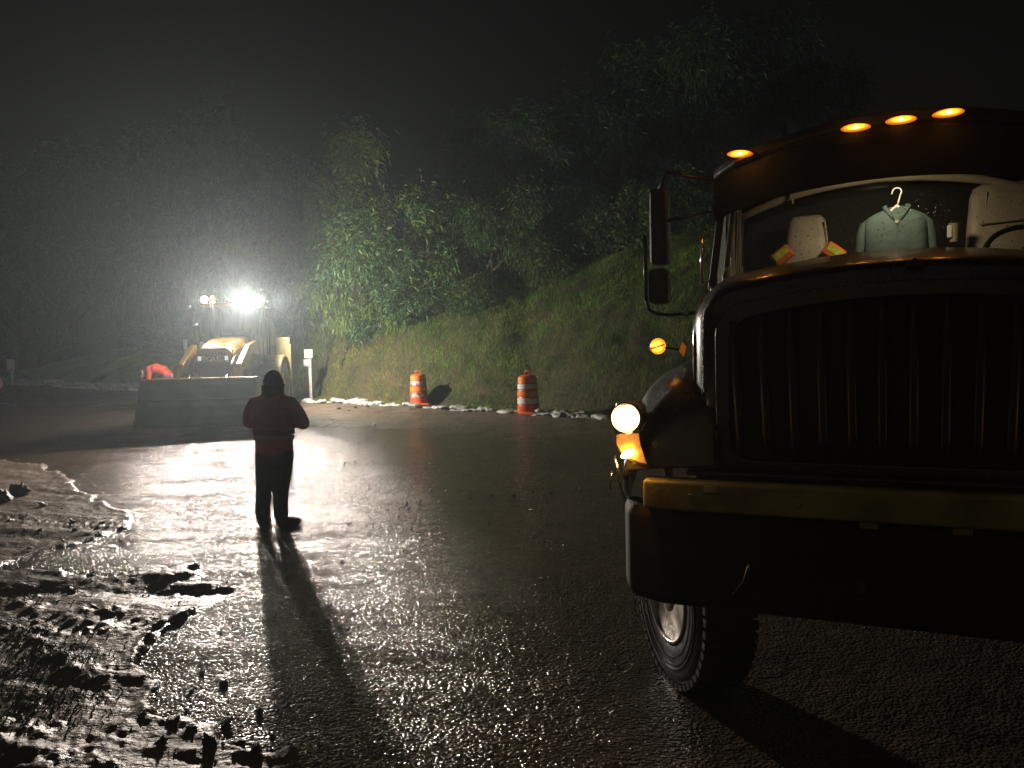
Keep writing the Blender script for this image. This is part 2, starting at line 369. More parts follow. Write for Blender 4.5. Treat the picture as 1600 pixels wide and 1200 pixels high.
# ------------------------------------------------------------------ materials
M = dict(
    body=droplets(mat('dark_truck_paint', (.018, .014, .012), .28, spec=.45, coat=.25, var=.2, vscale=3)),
    flank=droplets(mat('wet_lit_flank', (.07, .062, .062), .25, spec=.8, coat=1, var=.2, vscale=4), 95, .006),
    plas=mat('black_plastic', (.012, .011, .010), .45, var=.3, vscale=5, bump=.001, bscale=150),
    gril=mat('glossy_grille_black', (.012, .010, .009), .42, spec=.4, rvar=.1, vscale=9),
    yel=mat('yellow_bumper_paint', (.22, .21, .075), .5, var=.5, vscale=3.5, bump=.001, bscale=40, rvar=.15),
    mach=mat('machine_yellow', (.38, .225, .02), .35, var=.18, vscale=4, rvar=.12),
    dimyel=mat('dimmed_machine_yellow', (.15, .115, .03), .6, var=.3, vscale=3),  # darker copy of the machine yellow, dimness put into the colour
    steel=mat('worn_steel', (.05, .05, .05), .5, metal=.3, var=.35, vscale=4, bump=.004, bscale=9, rvar=.15),
    blade=mat('worn_bucket_steel', (.12, .12, .115), .55, metal=.3, var=.3, vscale=2.5, bump=.004, bscale=9, rvar=.15),
    chrome=mat('chrome_trim', (.6, .58, .55), .18, metal=1),
    dull=mat('dull_rim_metal', (.42, .38, .33), .4, metal=.7, var=.3, vscale=9, bump=.002, bscale=30, rvar=.15),
    tyre=mat('wet_tyre_rubber', (.03, .028, .026), .42, var=.4, vscale=12, bump=.002, bscale=60, rvar=.12),
    glass=glass_mat('wet_windscreen_glass', (.92, .95, .93)),
    beige=mat('beige_vinyl', (.33, .27, .19), .55, var=.15, vscale=6, bump=.001, bscale=120),
    seat=mat('beige_seat_vinyl', (.36, .31, .24), .5, var=.15, vscale=7, bump=.0015, bscale=90),
    dark=mat('dark_cab_lining', (.005, .004, .0035), .8, var=.2),
    amber=mat('amber_lamp_lens', (.7, .2, .01), .25, emis=(1, .26, .015), estr=.9), amberon=mat('bright_amber_lens', (.7, .2, .01), .25, emis=(1, .30, .02), estr=3),
    amberhot=mat('amber_lamp_bulb', (1, .5, .1), .3, emis=(1, .40, .05), estr=300),
    amberdim=mat('amber_housing', (.5, .13, .01), .2, emis=(1, .22, .01), estr=.22, coat=1),
    hl=mat('headlight_lens', (1, .9, .7), .2, emis=(1, .64, .32), estr=480),
    signal=mat('peach_signal_lens', (.6, .36, .16), .2, emis=(1, .36, .08), estr=.14, coat=1, var=.3, vscale=40),
    refl=mat('headlight_reflector', (.75, .6, .42), .2, metal=.9, var=.2, vscale=30, bump=.002, bscale=50),
    work=mat('work_lamp_lens', (1, 1, 1), .2, emis=(1, .93, .84), estr=520),
    work2=mat('small_work_lamp_lens', (1, 1, 1), .2, emis=(.95, .97, 1), estr=420),
    workdim=mat('dim_work_lamp_lens', (.7, .7, .7), .2, emis=(.9, .95, 1), estr=.6),
    dome=mat('dome_lamp_lens', (1, .9, .7), .3, emis=(1, .78, .5), estr=1.5),
    white=mat('white_plastic', (.75, .75, .72), .4),
    cloth=mat('teal_grey_cloth', (.07, .105, .105), .85, var=.15, vscale=9, bump=.012, bscale=9),
    vest=mat('hi_vis_orange', (.75, .13, .03), .8, var=.15, bump=.003, bscale=30),
    vestred=mat('hi_vis_red_orange', (.36, .028, .012), .75, var=.15, bump=.004, bscale=16),
    lime=mat('lime_reflective_tape', (.55, .55, .05), .5, var=.25, vscale=30),
    silver=mat('silver_reflective_tape', (.35, .34, .33), .35),
    orange=mat('drum_orange_plastic', (.62, .085, .02), .42, var=.25, vscale=6, bump=.004, bscale=7, rvar=.12),
    orsheet=mat('orange_reflective_sheet', (.85, .22, .02), .4, var=.1, vscale=30),
    whsheet=mat('white_reflective_sheet', (.72, .72, .66), .4, var=.12, vscale=12),
    rubber=mat('rubber_base', (.03, .03, .03), .6, var=.3),
    post=mat('weathered_white_post', (.36, .35, .31), .6, var=.18, vscale=6, bump=.002, bscale=30),
    maroon=mat('dark_maroon_coat', (.05, .014, .012), .8, var=.2),
    jack=mat('dark_red_jacket', (.42, .12, .10), .75, var=.25, vscale=6, bump=.012, bscale=9),
    trou=mat('dark_work_trousers', (.035, .037, .045), .8, var=.3, vscale=6, bump=.015, bscale=10),
    blue=mat('dark_blue_trousers', (.03, .045, .09), .8, var=.3, vscale=6, bump=.012, bscale=10),
    boot=mat('muddy_boots', (.03, .022, .017), .6, var=.4, bump=.005, bscale=20),
    skin=mat('skin', (.45, .26, .18), .55), hair=mat('dark_hair', (.015, .01, .008), .6),
    hat=mat('dark_hat', (.035, .026, .026), .8, var=.2, bump=.004, bscale=14),
    bag=mat('pale_woven_sandbag', (.30, .30, .27), .5, var=.35, vscale=7, bump=.006, bscale=26, rvar=.15),
    clod=mat('wet_mud_clod', (.05, .037, .026), .42, var=.4, vscale=9, bump=.008, bscale=25, rvar=.15),
    bark=mat('wet_bark', (.05, .037, .026), .8, var=.4, vscale=9, bump=.015, bscale=14),
    leaf=mat('wet_leaves', (.062, .115, .026), .5, spec=.3, attr=True), leafd=mat('dark_wet_leaves', (.044, .09, .028), .5, spec=.3, attr=True),
    leafy=mat('drooping_yellow_green_leaves', (.085, .13, .022), .5, spec=.3, attr=True),
    grass=mat('wet_bank_grass', (.108, .185, .022), .6, spec=.25, attr=True),
)
def centre_glow(m, peak, edge, k=9):
    """a coloured lens lit by the bulb behind its middle"""
    t = m.node_tree; n = t.nodes; p = n['Principled BSDF']; tc = n.new('ShaderNodeTexCoord')
    d = n.new('ShaderNodeVectorMath'); d.operation = 'DISTANCE'; d.inputs[1].default_value = (.5, 0, .5); fl = n.new('ShaderNodeVectorMath'); fl.operation = 'MULTIPLY'; fl.inputs[1].default_value = (1, 0, 1); t.links.new(tc.outputs['Generated'], fl.inputs[0]); t.links.new(fl.outputs[0], d.inputs[0])
    def mt(op, a, b):
        q = n.new('ShaderNodeMath'); q.operation = op
        for i, c in ((0, a), (1, b)):
            if isinstance(c, (int, float)): q.inputs[i].default_value = c
            else: t.links.new(c, q.inputs[i])
        return q.outputs[0]
    r2 = mt('MULTIPLY', mt('POWER', d.outputs['Value'], 2.0), -float(k)*4); e = mt('POWER', 2.718, r2)
    rings = mt('ADD', mt('MULTIPLY', mt('SINE', mt('MULTIPLY', d.outputs['Value'], 70.0), 0), .25), 1.0)
    t.links.new(mt('MULTIPLY', mt('ADD', mt('MULTIPLY', e, float(peak)), float(edge)), rings), p.inputs['Emission Strength'])
    return m
M['amber'] = centre_glow(M['amber'], 14, .35, 4.5); M['amberon'] = centre_glow(M['amberon'], 9, .7, 3); M['hl'] = centre_glow(M['hl'], 520, .7, 6)

# ------------------------------------------------------------------ dump truck
TA = R(23); TO = Vector((1.63, 3.1, 0))
truck = empty('dump_truck', TO, -TA, label='large dark conventional truck with yellow bumper bar, lit headlight and amber roof lamps', cat='truck')
TX = Vector((math.cos(TA), -math.sin(TA), 0)); TY = Vector((math.sin(TA), math.cos(TA), 0))
def T(px, py, y):
    d = ray(px, py); t = ((TO+TY*y-CP).dot(TY))/d.dot(TY); p = CP+d*t-TO
    return Vector((p.dot(TX), y, p.z))
def TW(x, y, z): return TO+TX*x+TY*y+Vector((0, 0, z))

def rrect(hw, z0, z1, r, crown=0, n=6, power=None, cx=0):
    """rounded rectangle ring (x,z) with a crowned top"""
    pts = []
    for (sx, sz, a0) in ((1, 1, 0), (-1, 1, 90), (-1, -1, 180), (1, -1, 270)):
        rx = r
        ccx = sx*(hw-rx); cz = (z1-rx) if sz > 0 else (z0+rx)
        for i in range(n+1):
            a = R(a0+90*i/n); pts.append([cx+ccx+rx*math.cos(a), cz+rx*math.sin(a)])
        if sx == 1 and sz == 1:
            for k in range(1, 8): pts.append([cx+(hw-rx)*(1-2*k/8), z1])
    for p in pts:
        u = (p[0]-cx)/hw
        if p[1] > (z0+z1)/2: p[1] += crown*(1-u*u)
    return pts

def spark(loc, e, col, r):
    l = bpy.data.lights.new('bulb_light', 'POINT'); l.energy = e; l.color = col; l.shadow_soft_size = r
    lo = bpy.data.objects.new('bulb_light', l); COL.objects.link(lo); lo.parent = truck; lo.location = loc
def build_truck():
    # hood: a crowned shell widening towards the cab
    b = MB(); rings = []
    for (y, hw, z0, z1, r, cr) in ((.12, .835, 1.33, 2.10, .10, .10), (.15, .875, 1.30, 2.135, .14, .10), (.24, .915, 1.28, 2.155, .16, .10), (.5, .95, 1.3, 2.19, .17, .11), (.9, .985, 1.35, 2.235, .17, .13), (1.35, 1.02, 1.4, 2.265, .16, .15), (1.75, 1.04, 1.4, 2.275, .15, .15)):
        rings.append([Vector((x, y, z)) for x, z in rrect(hw, z0, z1, r, cr)])
    b.loft(rings)
    hood = b.build('hood', M['body'], truck, smooth=True)
    # side flanks of the hood in wet paint, loader light put in as a paler tone, slightly proud
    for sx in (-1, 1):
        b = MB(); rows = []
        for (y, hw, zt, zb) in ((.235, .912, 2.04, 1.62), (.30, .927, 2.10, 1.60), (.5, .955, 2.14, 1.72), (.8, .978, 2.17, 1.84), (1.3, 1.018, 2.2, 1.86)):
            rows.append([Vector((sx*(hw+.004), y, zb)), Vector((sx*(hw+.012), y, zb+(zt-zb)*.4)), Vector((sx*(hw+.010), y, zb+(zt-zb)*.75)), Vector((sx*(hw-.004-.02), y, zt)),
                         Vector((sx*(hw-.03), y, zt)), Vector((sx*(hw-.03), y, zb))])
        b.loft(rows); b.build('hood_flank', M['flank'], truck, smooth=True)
    # grille surround and vertical bars
    b = MB(); o = rrect(.80, 1.33, 2.06, .12, .09); i_ = rrect(.735, 1.375, 2.0, .10, .085)
    b.loft([[Vector((x, .115, z)) for x, z in o], [Vector((x, .075, z)) for x, z in o], [Vector((x, .07, z)) for x, z in i_], [Vector((x, .12, z)) for x, z in i_]], cap=False)
    g = b.build('grille', M['body'], truck, smooth=False, bevel=.006)
    MB().prism(i_, lambda x, z: Vector((x, .105, z)), lambda x, z: Vector((x, .118, z))).build('grille_backing', M['dark'], g)
    me = None
    for k in range(-6, 7):
        x = k*.1145; zt = 1.99+.085*(1-(x/.735)**2)
        if me is None or True:
            b = MB(); pts = []
            for q in range(9):
                u = q/8; z = 1.40+(zt-1.40)*u
                pts.append((x*(1+.05*u), .085-.018*math.sin(PI*u)**.6, z))
            b.tube(pts, .021, 8); b.build('grille_bar', M['gril'], g, smooth=True)
    # maker-free triangular hood ornament
    b = MB(); pr = [T(1413, 417, .10), T(1430, 402, .10), T(1447, 416, .10)]
    b.add([p for p in pr]+[p+Vector((0, .12, 0)) for p in pr], [(0, 1, 2), (5, 4, 3), (0, 3, 4, 1), (1, 4, 5, 2), (2, 5, 3, 0)])
    b.build('hood_ornament', M['gril'], truck, bevel=.004)
    for px in (1400, 1419, 1432):
        p = T(px, 436, .085); MB().cap(p+Vector((0, -.0, 0)), .006, p+Vector((0, .02, 0)), .006, 8, 2).build('grille_screw', M['chrome'], g, smooth=True)
    # lower valance between grille and bumper
    MB().box(-.93, .93, .03, .30, 1.306, 1.325).box(-.9, .9, .12, .5, .9, 1.30).build('valance', M['plas'], truck, bevel=.008)
    # yellow bumper bar
    bar = MB().box(-1.12, 1.16, -.02, .10, 1.148, 1.285).build('bumper_bar', M['yel'], truck, bevel=.015, seg=3)
    for x in (-.17, .17): MB().box(x-.035, x+.035, -.01, .05, 1.12, 1.146).build('bumper_tab', M['yel'], bar, bevel=.004)
    b = MB(); b.box(-.84, -.78, -.026, -.02, 1.24, 1.27); b.build('scraped_patch', M['dull'], bar, bevel=.002)
    for x in (-.9, -.45, .1, .55, .9):
        MB().lathe([(.001, -.034), (.016, -.034), (.018, -.0205), (.001, -.0205)], Matrix.Translation((x, 0, 1.215)), 6, 'y').build('bolt', M['yel'], bar)
    # wide black steel bumper below, ends swept back
    b = MB(); pl = [(-1.30, .34), (-1.22, .10), (-1.05, .02), (1.05, .02), (1.22, .10), (1.30, .34), (1.2, .36), (1.13, .18), (1.0, .12), (-1.0, .12), (-1.13, .18), (-1.2, .36)]
    b.prism(pl, lambda x, y: Vector((x, y, .69)), lambda x, y: Vector((x, y, 1.14)))
    bum = b.build('bumper', mat('muddy_black_bumper', (.014, .010, .007), .75, spec=.25, var=.5, vscale=5, bump=.003, bscale=30), truck, bevel=.045, seg=4)
    MB().box(-.215, -.185, .0, .018, .84, .90).build('glint_strip', M['steel'], bum)  # thin steel strip added to stand for a vertical glint
    # tow hooks and hanging hose
    for px, py in ((998, 946), (1012, 948)):
        c = T(px, py, .05)
        MB().tube([c+Vector((.016*math.cos(a), 0, .045*math.sin(a))) for a in np.linspace(R(110), R(260), 8)], .006, 6).build('tow_hook', M['chrome'], truck, smooth=True)
    p0 = T(1170, 880, -.03); p1 = T(1143, 929, -.03)
    MB().tube([p0, p0.lerp(p1, .5)+Vector((.012, 0, -.01)), p1], .0045, 6).build('hanging_cable', M['chrome'], bum, smooth=True)
    # fenders
    for sx in (-1, 1):
        b = MB(); rows = []
        prof = [(.02, 1.36, 1.30), (.06, 1.52, 1.26), (.14, 1.64, 1.2), (.28, 1.74, 1.14), (.45, 1.80, 1.2), (.65, 1.83, 1.3), (.9, 1.83, 1.33), (1.15, 1.79, 1.26), (1.35, 1.70, 1.1), (1.5, 1.56, .9)]
        for y, zt, zb in prof:
            xo = 1.19+.12*math.sin(min(1, (y+.1)/.7)*PI/2); xi = .86
            zi = min(zt+.05, 1.86); ring = []
            N = 8
            for q in range(N+1):
                a = q/N; x = xi+(xo-xi)*math.sin(a*PI/2); z = zb+.0+(zt-zb)*(math.cos(a*PI/2)**.62 if a < 1 else 0)
                ring.append(Vector((sx*x, y, z)))
            ring = [Vector((sx*(xi-.05), y, zt))]+ring
            inner = [Vector((v.x-sx*.025, v.y, v.z-.02)) for v in ring[::-1]]
            rows.append(ring+inner)
        b.loft(rows); b.build('fender', M['body'], truck, smooth=True)
        MB().box(*sorted((sx*.72, sx*.90)), .3, 1.5, .8, 1.6).build('inner_wing', M['dark'], truck)
    # headlights: traced bezel, lamp, turn signal
    for sx in (-1, 1):
        def H(px, py, y):
            v = T(px, py, y); v.x = v.x*(-sx); return v
        h = 0.0
        bez = [(959, 640), (963, 630), (978, 624), (993, 629), (1001, 640), (1003, 655), (1000, 675), (1001, 692), (1005, 710), (1013, 729), (1000, 727), (982, 718), (968, 706), (961, 694), (957, 668)]
        hb = MB().prism(bez, lambda x, y: H(x, y, -.01), lambda x, y: H(x, y, -.01)+Vector((-.02*-sx, .20, 0))).build('headlight', M['amberdim'] if False else M['refl'], truck, bevel=.006)
        c = H(978, 653, -.012)
        Mx = Matrix.Translation(c)
        MB().lathe([(.001, -.006), (.05, -.005), (.061, .004), (.061, .02), (.001, .02)], Mx, 32, 'y').build('lamp_lens', M['hl'], hb, smooth=False)
        MB().lathe([(.063, -.012), (.073, -.012), (.075, .03), (.063, .03)], Mx, 32, 'y').build('lamp_ring', M['chrome'], hb, smooth=True)
        sig = [(963, 680), (975, 676), (998, 678), (1001, 695), (1011, 725), (1000, 723), (984, 716), (970, 705), (963, 694)]
        MB().prism(sig, lambda x, y: H(x, y, -.022), lambda x, y: H(x, y, -.0105)).build('turn_signal', M['signal'], hb, bevel=.003)
        c2 = H(981, 709, -.024)
        b = MB(); b.lathe([(.001, -.012), (.012, -.010), (.019, 0), (.001, .001)], Matrix.Translation(c2) @ Matrix.Rotation(R(-28)*-sx, 4, 'Y') @ Matrix.Diagonal((1.9, 1, .8, 1)), 20, 'y')
        b.build('signal_bulb', M['amberhot'], hb, smooth=True)
        spark(c+Vector((0, -.05, -.0)), .5, (1, .62, .3), .02); spark(c2+Vector((0, -.03, 0)), .10, (1, .45, .1), .012)  # first one: warm fill added ahead of the headlight, standing for its bloom
        MB().tube([H(1002, 676, .0), H(1006, 664, -.01), H(1012, 656, 0)], .0035, 6).build('trim', M['chrome'], hb, smooth=True)
        # chrome guide rods beneath
        MB().tube([H(961, 712, -.01), H(967, 748, -.015), H(977, 784, .0)], [.005, .008, .006], 8).build('chrome_strip', M['chrome'], truck, smooth=True)
        MB().tube([H(956, 735, .05), H(953, 765, .05)], [.004, .004], 6).build('thin_chrome_rod', M['chrome'], truck, smooth=True)
        # round amber marker on a stalk from the hood flank
        c = H(1028, 541, .5); e = H(1070, 548, .5); e.x = -sx*-.955 if False else e.x
        st = MB().tube([c, e], .006, 6).build('marker_stalk', M['plas'], truck)
        MB().lathe([(.001, -.03), (.03, -.022), (.042, 0), (.038, .02), (.001, .028)], Matrix.Translation(c), 20, 'y').build('marker_lens', M['amberon'], st, smooth=True)
        MB().bar(c+Vector((-.04, -.028, -.015)), c+Vector((.04, -.03, .008)), .008, .008).build('lens_guard', M['amberdim'], st)
        e2 = H(1067, 545, .42); MB().add([e2+Vector((0, -.02, .035)), e2+Vector((.018, 0, .01)), e2+Vector((.004, 0, -.04)), e2+Vector((-.02, 0, -.01)), e2+Vector((0, .03, 0))],
                                          [(0, 1, 2, 3), (0, 4, 1), (1, 4, 2), (2, 4, 3), (3, 4, 0)]).build('amber_diamond', M['amberdim'], truck)  # small emissive amber diamond on the hood flank
    # chassis, axle
    MB().box(-.48, -.38, .3, 6.6, .72, .98).box(.38, .48, .3, 6.6, .72, .98).box(-.38, .38, .3, .42, .72, .95).build('chassis', M['steel'], truck, bevel=.01)
    MB().tube([(-.95, .85, .53), (.95, .85, .53)], .07, 10).build('front_axle', M['steel'], truck)
    def wheel(x, y, steer, name='wheel', sx=-1, dual=False):
        w_ = empty(name, (x, y, .51), steer); w_.parent = truck
        t = MB().lathe([(.27, -.13), (.29, -.145), (.36, -.152), (.43, -.15), (.475, -.14), (.497, -.115), (.505, -.05), (.505, .05), (.497, .115), (.475, .14), (.43, .15), (.29, .145), (.27, .13)], None, 56, 'x')
        ty = t.build('tyre', M['tyre'], w_, smooth=True)
        b = MB()
        for k in range(52):
            a = 2*PI*k/52
            for s_ in (-1, 1):
                Mr = Matrix.Rotation(a+(.06 if s_ > 0 else 0), 4, 'X')
                b.box(*sorted((s_*.055, s_*.142)), -.021, .021, .49, .522, Mr)
        for q, rr_ in ((.385, .152), (.41, .153), (.345, .150)):
            b.lathe([(q-.004, sx*(rr_-.01)), (q-.003, sx*(rr_+.004)), (q+.003, sx*(rr_+.004)), (q+.004, sx*(rr_-.01))], None, 56, 'x')
        b.build('tread', M['tyre'], ty)
        r = MB().lathe([(.275, sx*.135), (.282, sx*.15), (.272, sx*.156), (.258, sx*.145), (.25, sx*.09), (.215, sx*.06), (.2, sx*.04), (.13, sx*.055), (.12, sx*.10), (.105, sx*.135), (.05, sx*.14), (.001, sx*.14)], None, 48, 'x').build('rim', M['dull'], w_, smooth=True)
        for k in range(10):
            a = 2*PI*k/10; c = Vector((sx*.045, .166*math.cos(a), .166*math.sin(a)))
            MB().cap(c, .016, c+Vector((sx*.045, 0, 0)), .012, 8, 2).build('wheel_nut', M['dull'], r, smooth=True)
    wheel(-1.06, .85, R(33), sx=-1); wheel(1.06, .85, R(33), sx=1)
    for y in (4.6, 5.95):
        for sx in (-1, 1): wheel(sx*1.03, y, 0, sx=sx)
    # cab
    body = MB().box(-1.06, 1.06, 3.0, 3.08, 1.3, 3.1).box(-1.06, 1.06, 1.78, 3.08, 1.22, 1.35).box(-1.04, 1.04, 1.78, 1.86, 1.36, 2.27)
    body.box(-1.08, -1.03, 1.8, 2.99, 1.36, 2.30).box(1.03, 1.08, 1.8, 2.99, 1.36, 2.30)
    cab = body.build('cab', M['body'], truck, bevel=.02)
    MB().box(-1.02, 1.02, 2.985, 2.996, 2.32, 3.05).build('rear_cab_lining', M['dark'], cab)
    b = MB(); rows = []
    for x in np.linspace(-1.06, 1.06, 15):
        cr = .17*(1-(x/1.06)**2); yf = 1.62+.18*(x/1.06)**2+ (.1 if abs(x) > 1.0 else 0)
        rows.append([Vector((x, yf+.02, 3.02+cr*.85)), Vector((x, yf, 3.045+cr*.9)), Vector((x, yf+.03, 3.09+cr)), Vector((x, yf+.25, 3.13+cr)), Vector((x, 3.08, 3.12+cr*.8)), Vector((x, 3.1, 3.06)), Vector((x, yf+.3, 3.03+cr*.3))])
    b.loft(rows); b.build('roof', M['body'], truck, smooth=False, bevel=.01)
    # brow panel that carries the lamps, their amber glow put into its paler brown
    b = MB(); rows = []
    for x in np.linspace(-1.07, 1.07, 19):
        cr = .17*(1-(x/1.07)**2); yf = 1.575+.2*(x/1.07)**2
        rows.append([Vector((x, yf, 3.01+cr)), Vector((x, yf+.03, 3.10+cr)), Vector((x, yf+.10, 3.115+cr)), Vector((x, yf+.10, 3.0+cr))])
    brow = b.build('roof_brow', mat('lamp_lit_brow_brown', (.32, .20, .11), .35, var=.2), truck)
    b = MB(); rows = []
    for x in np.linspace(-1.05, 1.05, 19):
        u = x/1.05; cr = .17*(1-u*u); yf = 1.64+.2*u*u
        rows.append([Vector((x, yf, 3.005+cr)), Vector((x, yf+.015, 2.735+.14*(1-u*u)**.8)), Vector((x, yf+.04, 2.735+.14*(1-u*u)**.8)), Vector((x, yf+.04, 3.005+cr))])
    b.loft(rows); b.build('sun_visor', M['dark'], truck)
    for px, py in ((1156, 240), (1337, 199), (1408, 187), (1482, 176)):
        p = T(px, py, 1.6); u = p.x/1.07; p.y = 1.575+.2*u*u; 
        for _ in range(3): p = T(px, py, 1.575+.2*(p.x/1.07)**2)
        Mx = Matrix.Translation(p) @ Matrix.Rotation(R(8)*-u, 4, 'Y')
        h = MB().lathe([(.001, -.014), (.05, -.010), (.062, 0), (.066, .012), (.001, .012)], Mx @ Matrix.Diagonal((1.25, 1, .36, 1)), 28, 'y').build('roof_marker_lamp', M['amber'], truck, smooth=True)
        MB().lathe([(.001, -.006), (.009, -.004), (.013, 0), (.001, .001)], Mx @ Matrix.Translation((0, -.012, 0)) @ Matrix.Diagonal((1.1, 1, .55, 1)), 16, 'y').build('bulb', M['amberhot'], h, smooth=True)
    for q_ in (-.87, -.186, .061, .308): spark((q_, 1.535+.2*(q_/1.07)**2, 3.085+.13*(1-(q_/1.07)**2)), .9 if q_ < -.5 else .35, (1, .36, .03), .012)
    p = Vector((.88, 1.7, 3.13)); MB().lathe([(.001, -.014), (.062, 0), (.066, .012), (.001, .012)], Matrix.Translation(p) @ Matrix.Diagonal((1.25, 1, .36, 1)), 24, 'y').build('roof_marker_lamp', M['amber'], truck, smooth=True)
    # windscreen glass (curved), pillars, cowl, header trim
    b = MB(); rows = []
    for x in np.linspace(-1.04, 1.04, 21):
        u = x/1.04
        rows.append([Vector((x*1.02, 1.70+.2*u*u, 2.29)), Vector((x*.95, 1.80+.2*u*u, 2.80+.14*(1-u*u))), Vector((x*.95, 1.806+.2*u*u, 2.80+.14*(1-u*u))), Vector((x*1.02, 1.706+.2*u*u, 2.29))])
    ws = b.loft(rows).build('windscreen', M['glass'], truck, smooth=False)
    b = MB()
    for k in range(900):
        u = random.uniform(-.93, .93); v = random.random(); q = (1-v); x = u*(1.06-.07*v)
        u2 = x/1.04
        if random.random() > .35+.65*abs(math.sin(u*5+1)): continue
        p = Vector((x, 1.697+.1*v+.2*u2*u2, 2.3+.5*v)); r_ = random.uniform(.0012, .003)
        b.cap(p, r_, p+Vector((0, 0, -r_*random.uniform(0, 3))), r_, 5, 1)
    b.build('raindrops', mat('raindrop_water', (.8, .8, .8), .05, trans=.9), ws, kind='stuff')
    b = MB(); rows = []
    for x in np.linspace(-1.0, 1.0, 17):
        zc = float(np.interp(abs(x), [0, .3, .6, .86, 1.0], [3.075, 3.055, 3.005, 2.92, 2.85]))
        rows.append([Vector((x, 2.70+.03*math.sin(q), zc+.032*math.cos(q))) for q in np.linspace(0, 2*PI, 11)[:-1]])
    b.loft(rows); hd = b.build('headliner_trim', M['beige'], truck, smooth=True)
    MB().box(-.60, -.585, 2.62, 2.64, 2.93, 3.02).build('visor_clip', M['beige'], hd)
    for sx in (-1, 1):
        MB().bar((sx*1.075, 1.86, 2.27), (sx*.985, 1.92, 3.03), .045, .05, (0, 1, 0)).build('windscreen_pillar', M['plas'], truck, bevel=.008)
        MB().tube([(sx*1.105, 1.84, 2.28), (sx*1.01, 1.88, 3.0)], .006, 6).build('pillar_trim', M['dull'], truck)
        MB().bar((sx*1.05, 2.92, 2.29), (sx*1.0, 2.9, 3.06), .1, .12, (0, 1, 0)).build('rear_pillar', M['plas'], truck, bevel=.008)
        # inner door trims, beige
        MB().bar((sx*1.01, 2.02, 2.3), (sx*.95, 2.06, 2.84), .035, .03, (0, 1, 0)).build('inner_pillar_trim', M['beige'], truck, bevel=.005)
        MB().bar((sx*.955, 2.24, 2.3), (sx*.93, 2.26, 2.9), .02, .02, (0, 1, 0)).build('door_seal', M['beige'], truck, bevel=.003)
        MB().box(*sorted((sx*1.01, sx*.985)), 2.35, 2.97, 2.3, 3.0).build('side_panel', M['beige'], truck, bevel=.01)
        MB().box(*sorted((sx*.984, sx*.975)), 2.42, 2.62, 2.36, 2.88).build('quarter_window', M['dark'], truck, bevel=.003)
        MB().box(*sorted((sx*1.055, sx*1.065)), 1.95, 2.84, 2.305, 3.0).build('side_window', M['glass'], truck)
        MB().tube([(sx*1.13, 1.82, 2.67), (sx*1.13, 1.8, 2.31)], .011, 8).tube([(sx*1.13, 1.82, 2.66), (sx*1.06, 1.86, 2.66)], .009, 6).tube([(sx*1.13, 1.8, 2.33), (sx*1.06, 1.84, 2.33)], .009, 6).build('grab_handle', M['chrome'], truck, smooth=True)
        MB().tube([(sx*.985, 2.03, 2.42), (sx*.99, 2.0, 2.36), (sx*.99, 2.0, 2.31)], [.03, .038, .03], 10).build('dash_vent', M['beige'], truck, smooth=True)
    # dashboard with low hump seen at the foot of the screen
    b = MB(); rows = []
    for x in np.linspace(-1.0, 1.0, 15):
        u = x
        rows.append([Vector((x, 1.86+.1*u*u, 2.2)), Vector((x, 1.88+.1*u*u, 2.30)), Vector((x, 1.98, 2.345+.05*math.exp(-((x-.4)/.5)**2))), Vector((x, 2.15, 2.33)), Vector((x, 2.2, 2.1))])
    b.loft(rows).build('dashboard', mat('brown_dashboard', (.022, .016, .011), .5, var=.2, bump=.001, bscale=90), truck, smooth=True)
    MB().box(.0, .25, 1.92, 1.94, 2.378, 2.388).build('paper_slip', M['white'], truck)
    MB().box(-.25, .25, 1.95, 2.2, 3.04, 3.06).build('headliner_panel', M['beige'], truck)
    MB().box(-.08, .08, 2.0, 2.1, 3.025, 3.039).build('dome_lamp', M['dome'], truck)
    # wipers
    for x in (-.62, .12):
        MB().tube([(x, 1.68, 2.31), (x+.26, 1.665, 2.325), (x+.56, 1.67, 2.335)], .007, 6).build('wiper', M['plas'], truck)
    # seats: head and back rests
    for cx, hw, zt in ((-.50, .135, 2.845), (.80, .24, 2.965)):
        b = MB(); rings = []
        for (z, w2, t2, dy) in ((1.75, 1.5, .10, 0), (2.3, 1.75, .10, .02), (2.5, 1.45, .09, .05), (2.62, 1.12, .075, .07), (zt-.09, 1.02, .065, .1), (zt-.03, .93, .055, .11), (zt, .72, .035, .115)):
            w_ = min(hw*w2, .27)
            rings.append([Vector((cx+w_*abs(math.cos(a))**.45*(1 if math.cos(a) > 0 else -1), 2.62+dy+t2*abs(math.sin(a))**.7*(1 if math.sin(a) > 0 else -1), z)) for a in np.linspace(0, 2*PI, 25)[:-1]])
        b.loft(rings); s = b.build('seat', M['seat'], truck, smooth=True)
        if cx > 0:
            MB().tube([(cx-.17, 2.605, 2.4), (cx-.165, 2.64, 2.6), (cx-.15, 2.655, 2.9)], .005, 6).tube([(cx-.2, 2.61, 2.68), (cx+.2, 2.61, 2.7)], .006, 6).build('seam', M['beige'], s)
        else:
            MB().tube([(cx+hw*1.0, 2.60, 2.5), (cx+hw*1.04, 2.64, 2.65), (cx+hw*.92, 2.66, 2.79)], .007, 6).build('seam', M['beige'], s)
        MB().box(cx-.24, cx+.24, 2.2, 2.7, 1.75, 1.9).build('seat_cushion', M['seat'], s, bevel=.04)
    # steering wheel
    Mx = Matrix.Translation((.80, 2.16, 2.42)) @ Matrix.Rotation(R(-38), 4, 'X')
    b = MB(); c = []
    NN = 40
    vs = []; fs = []
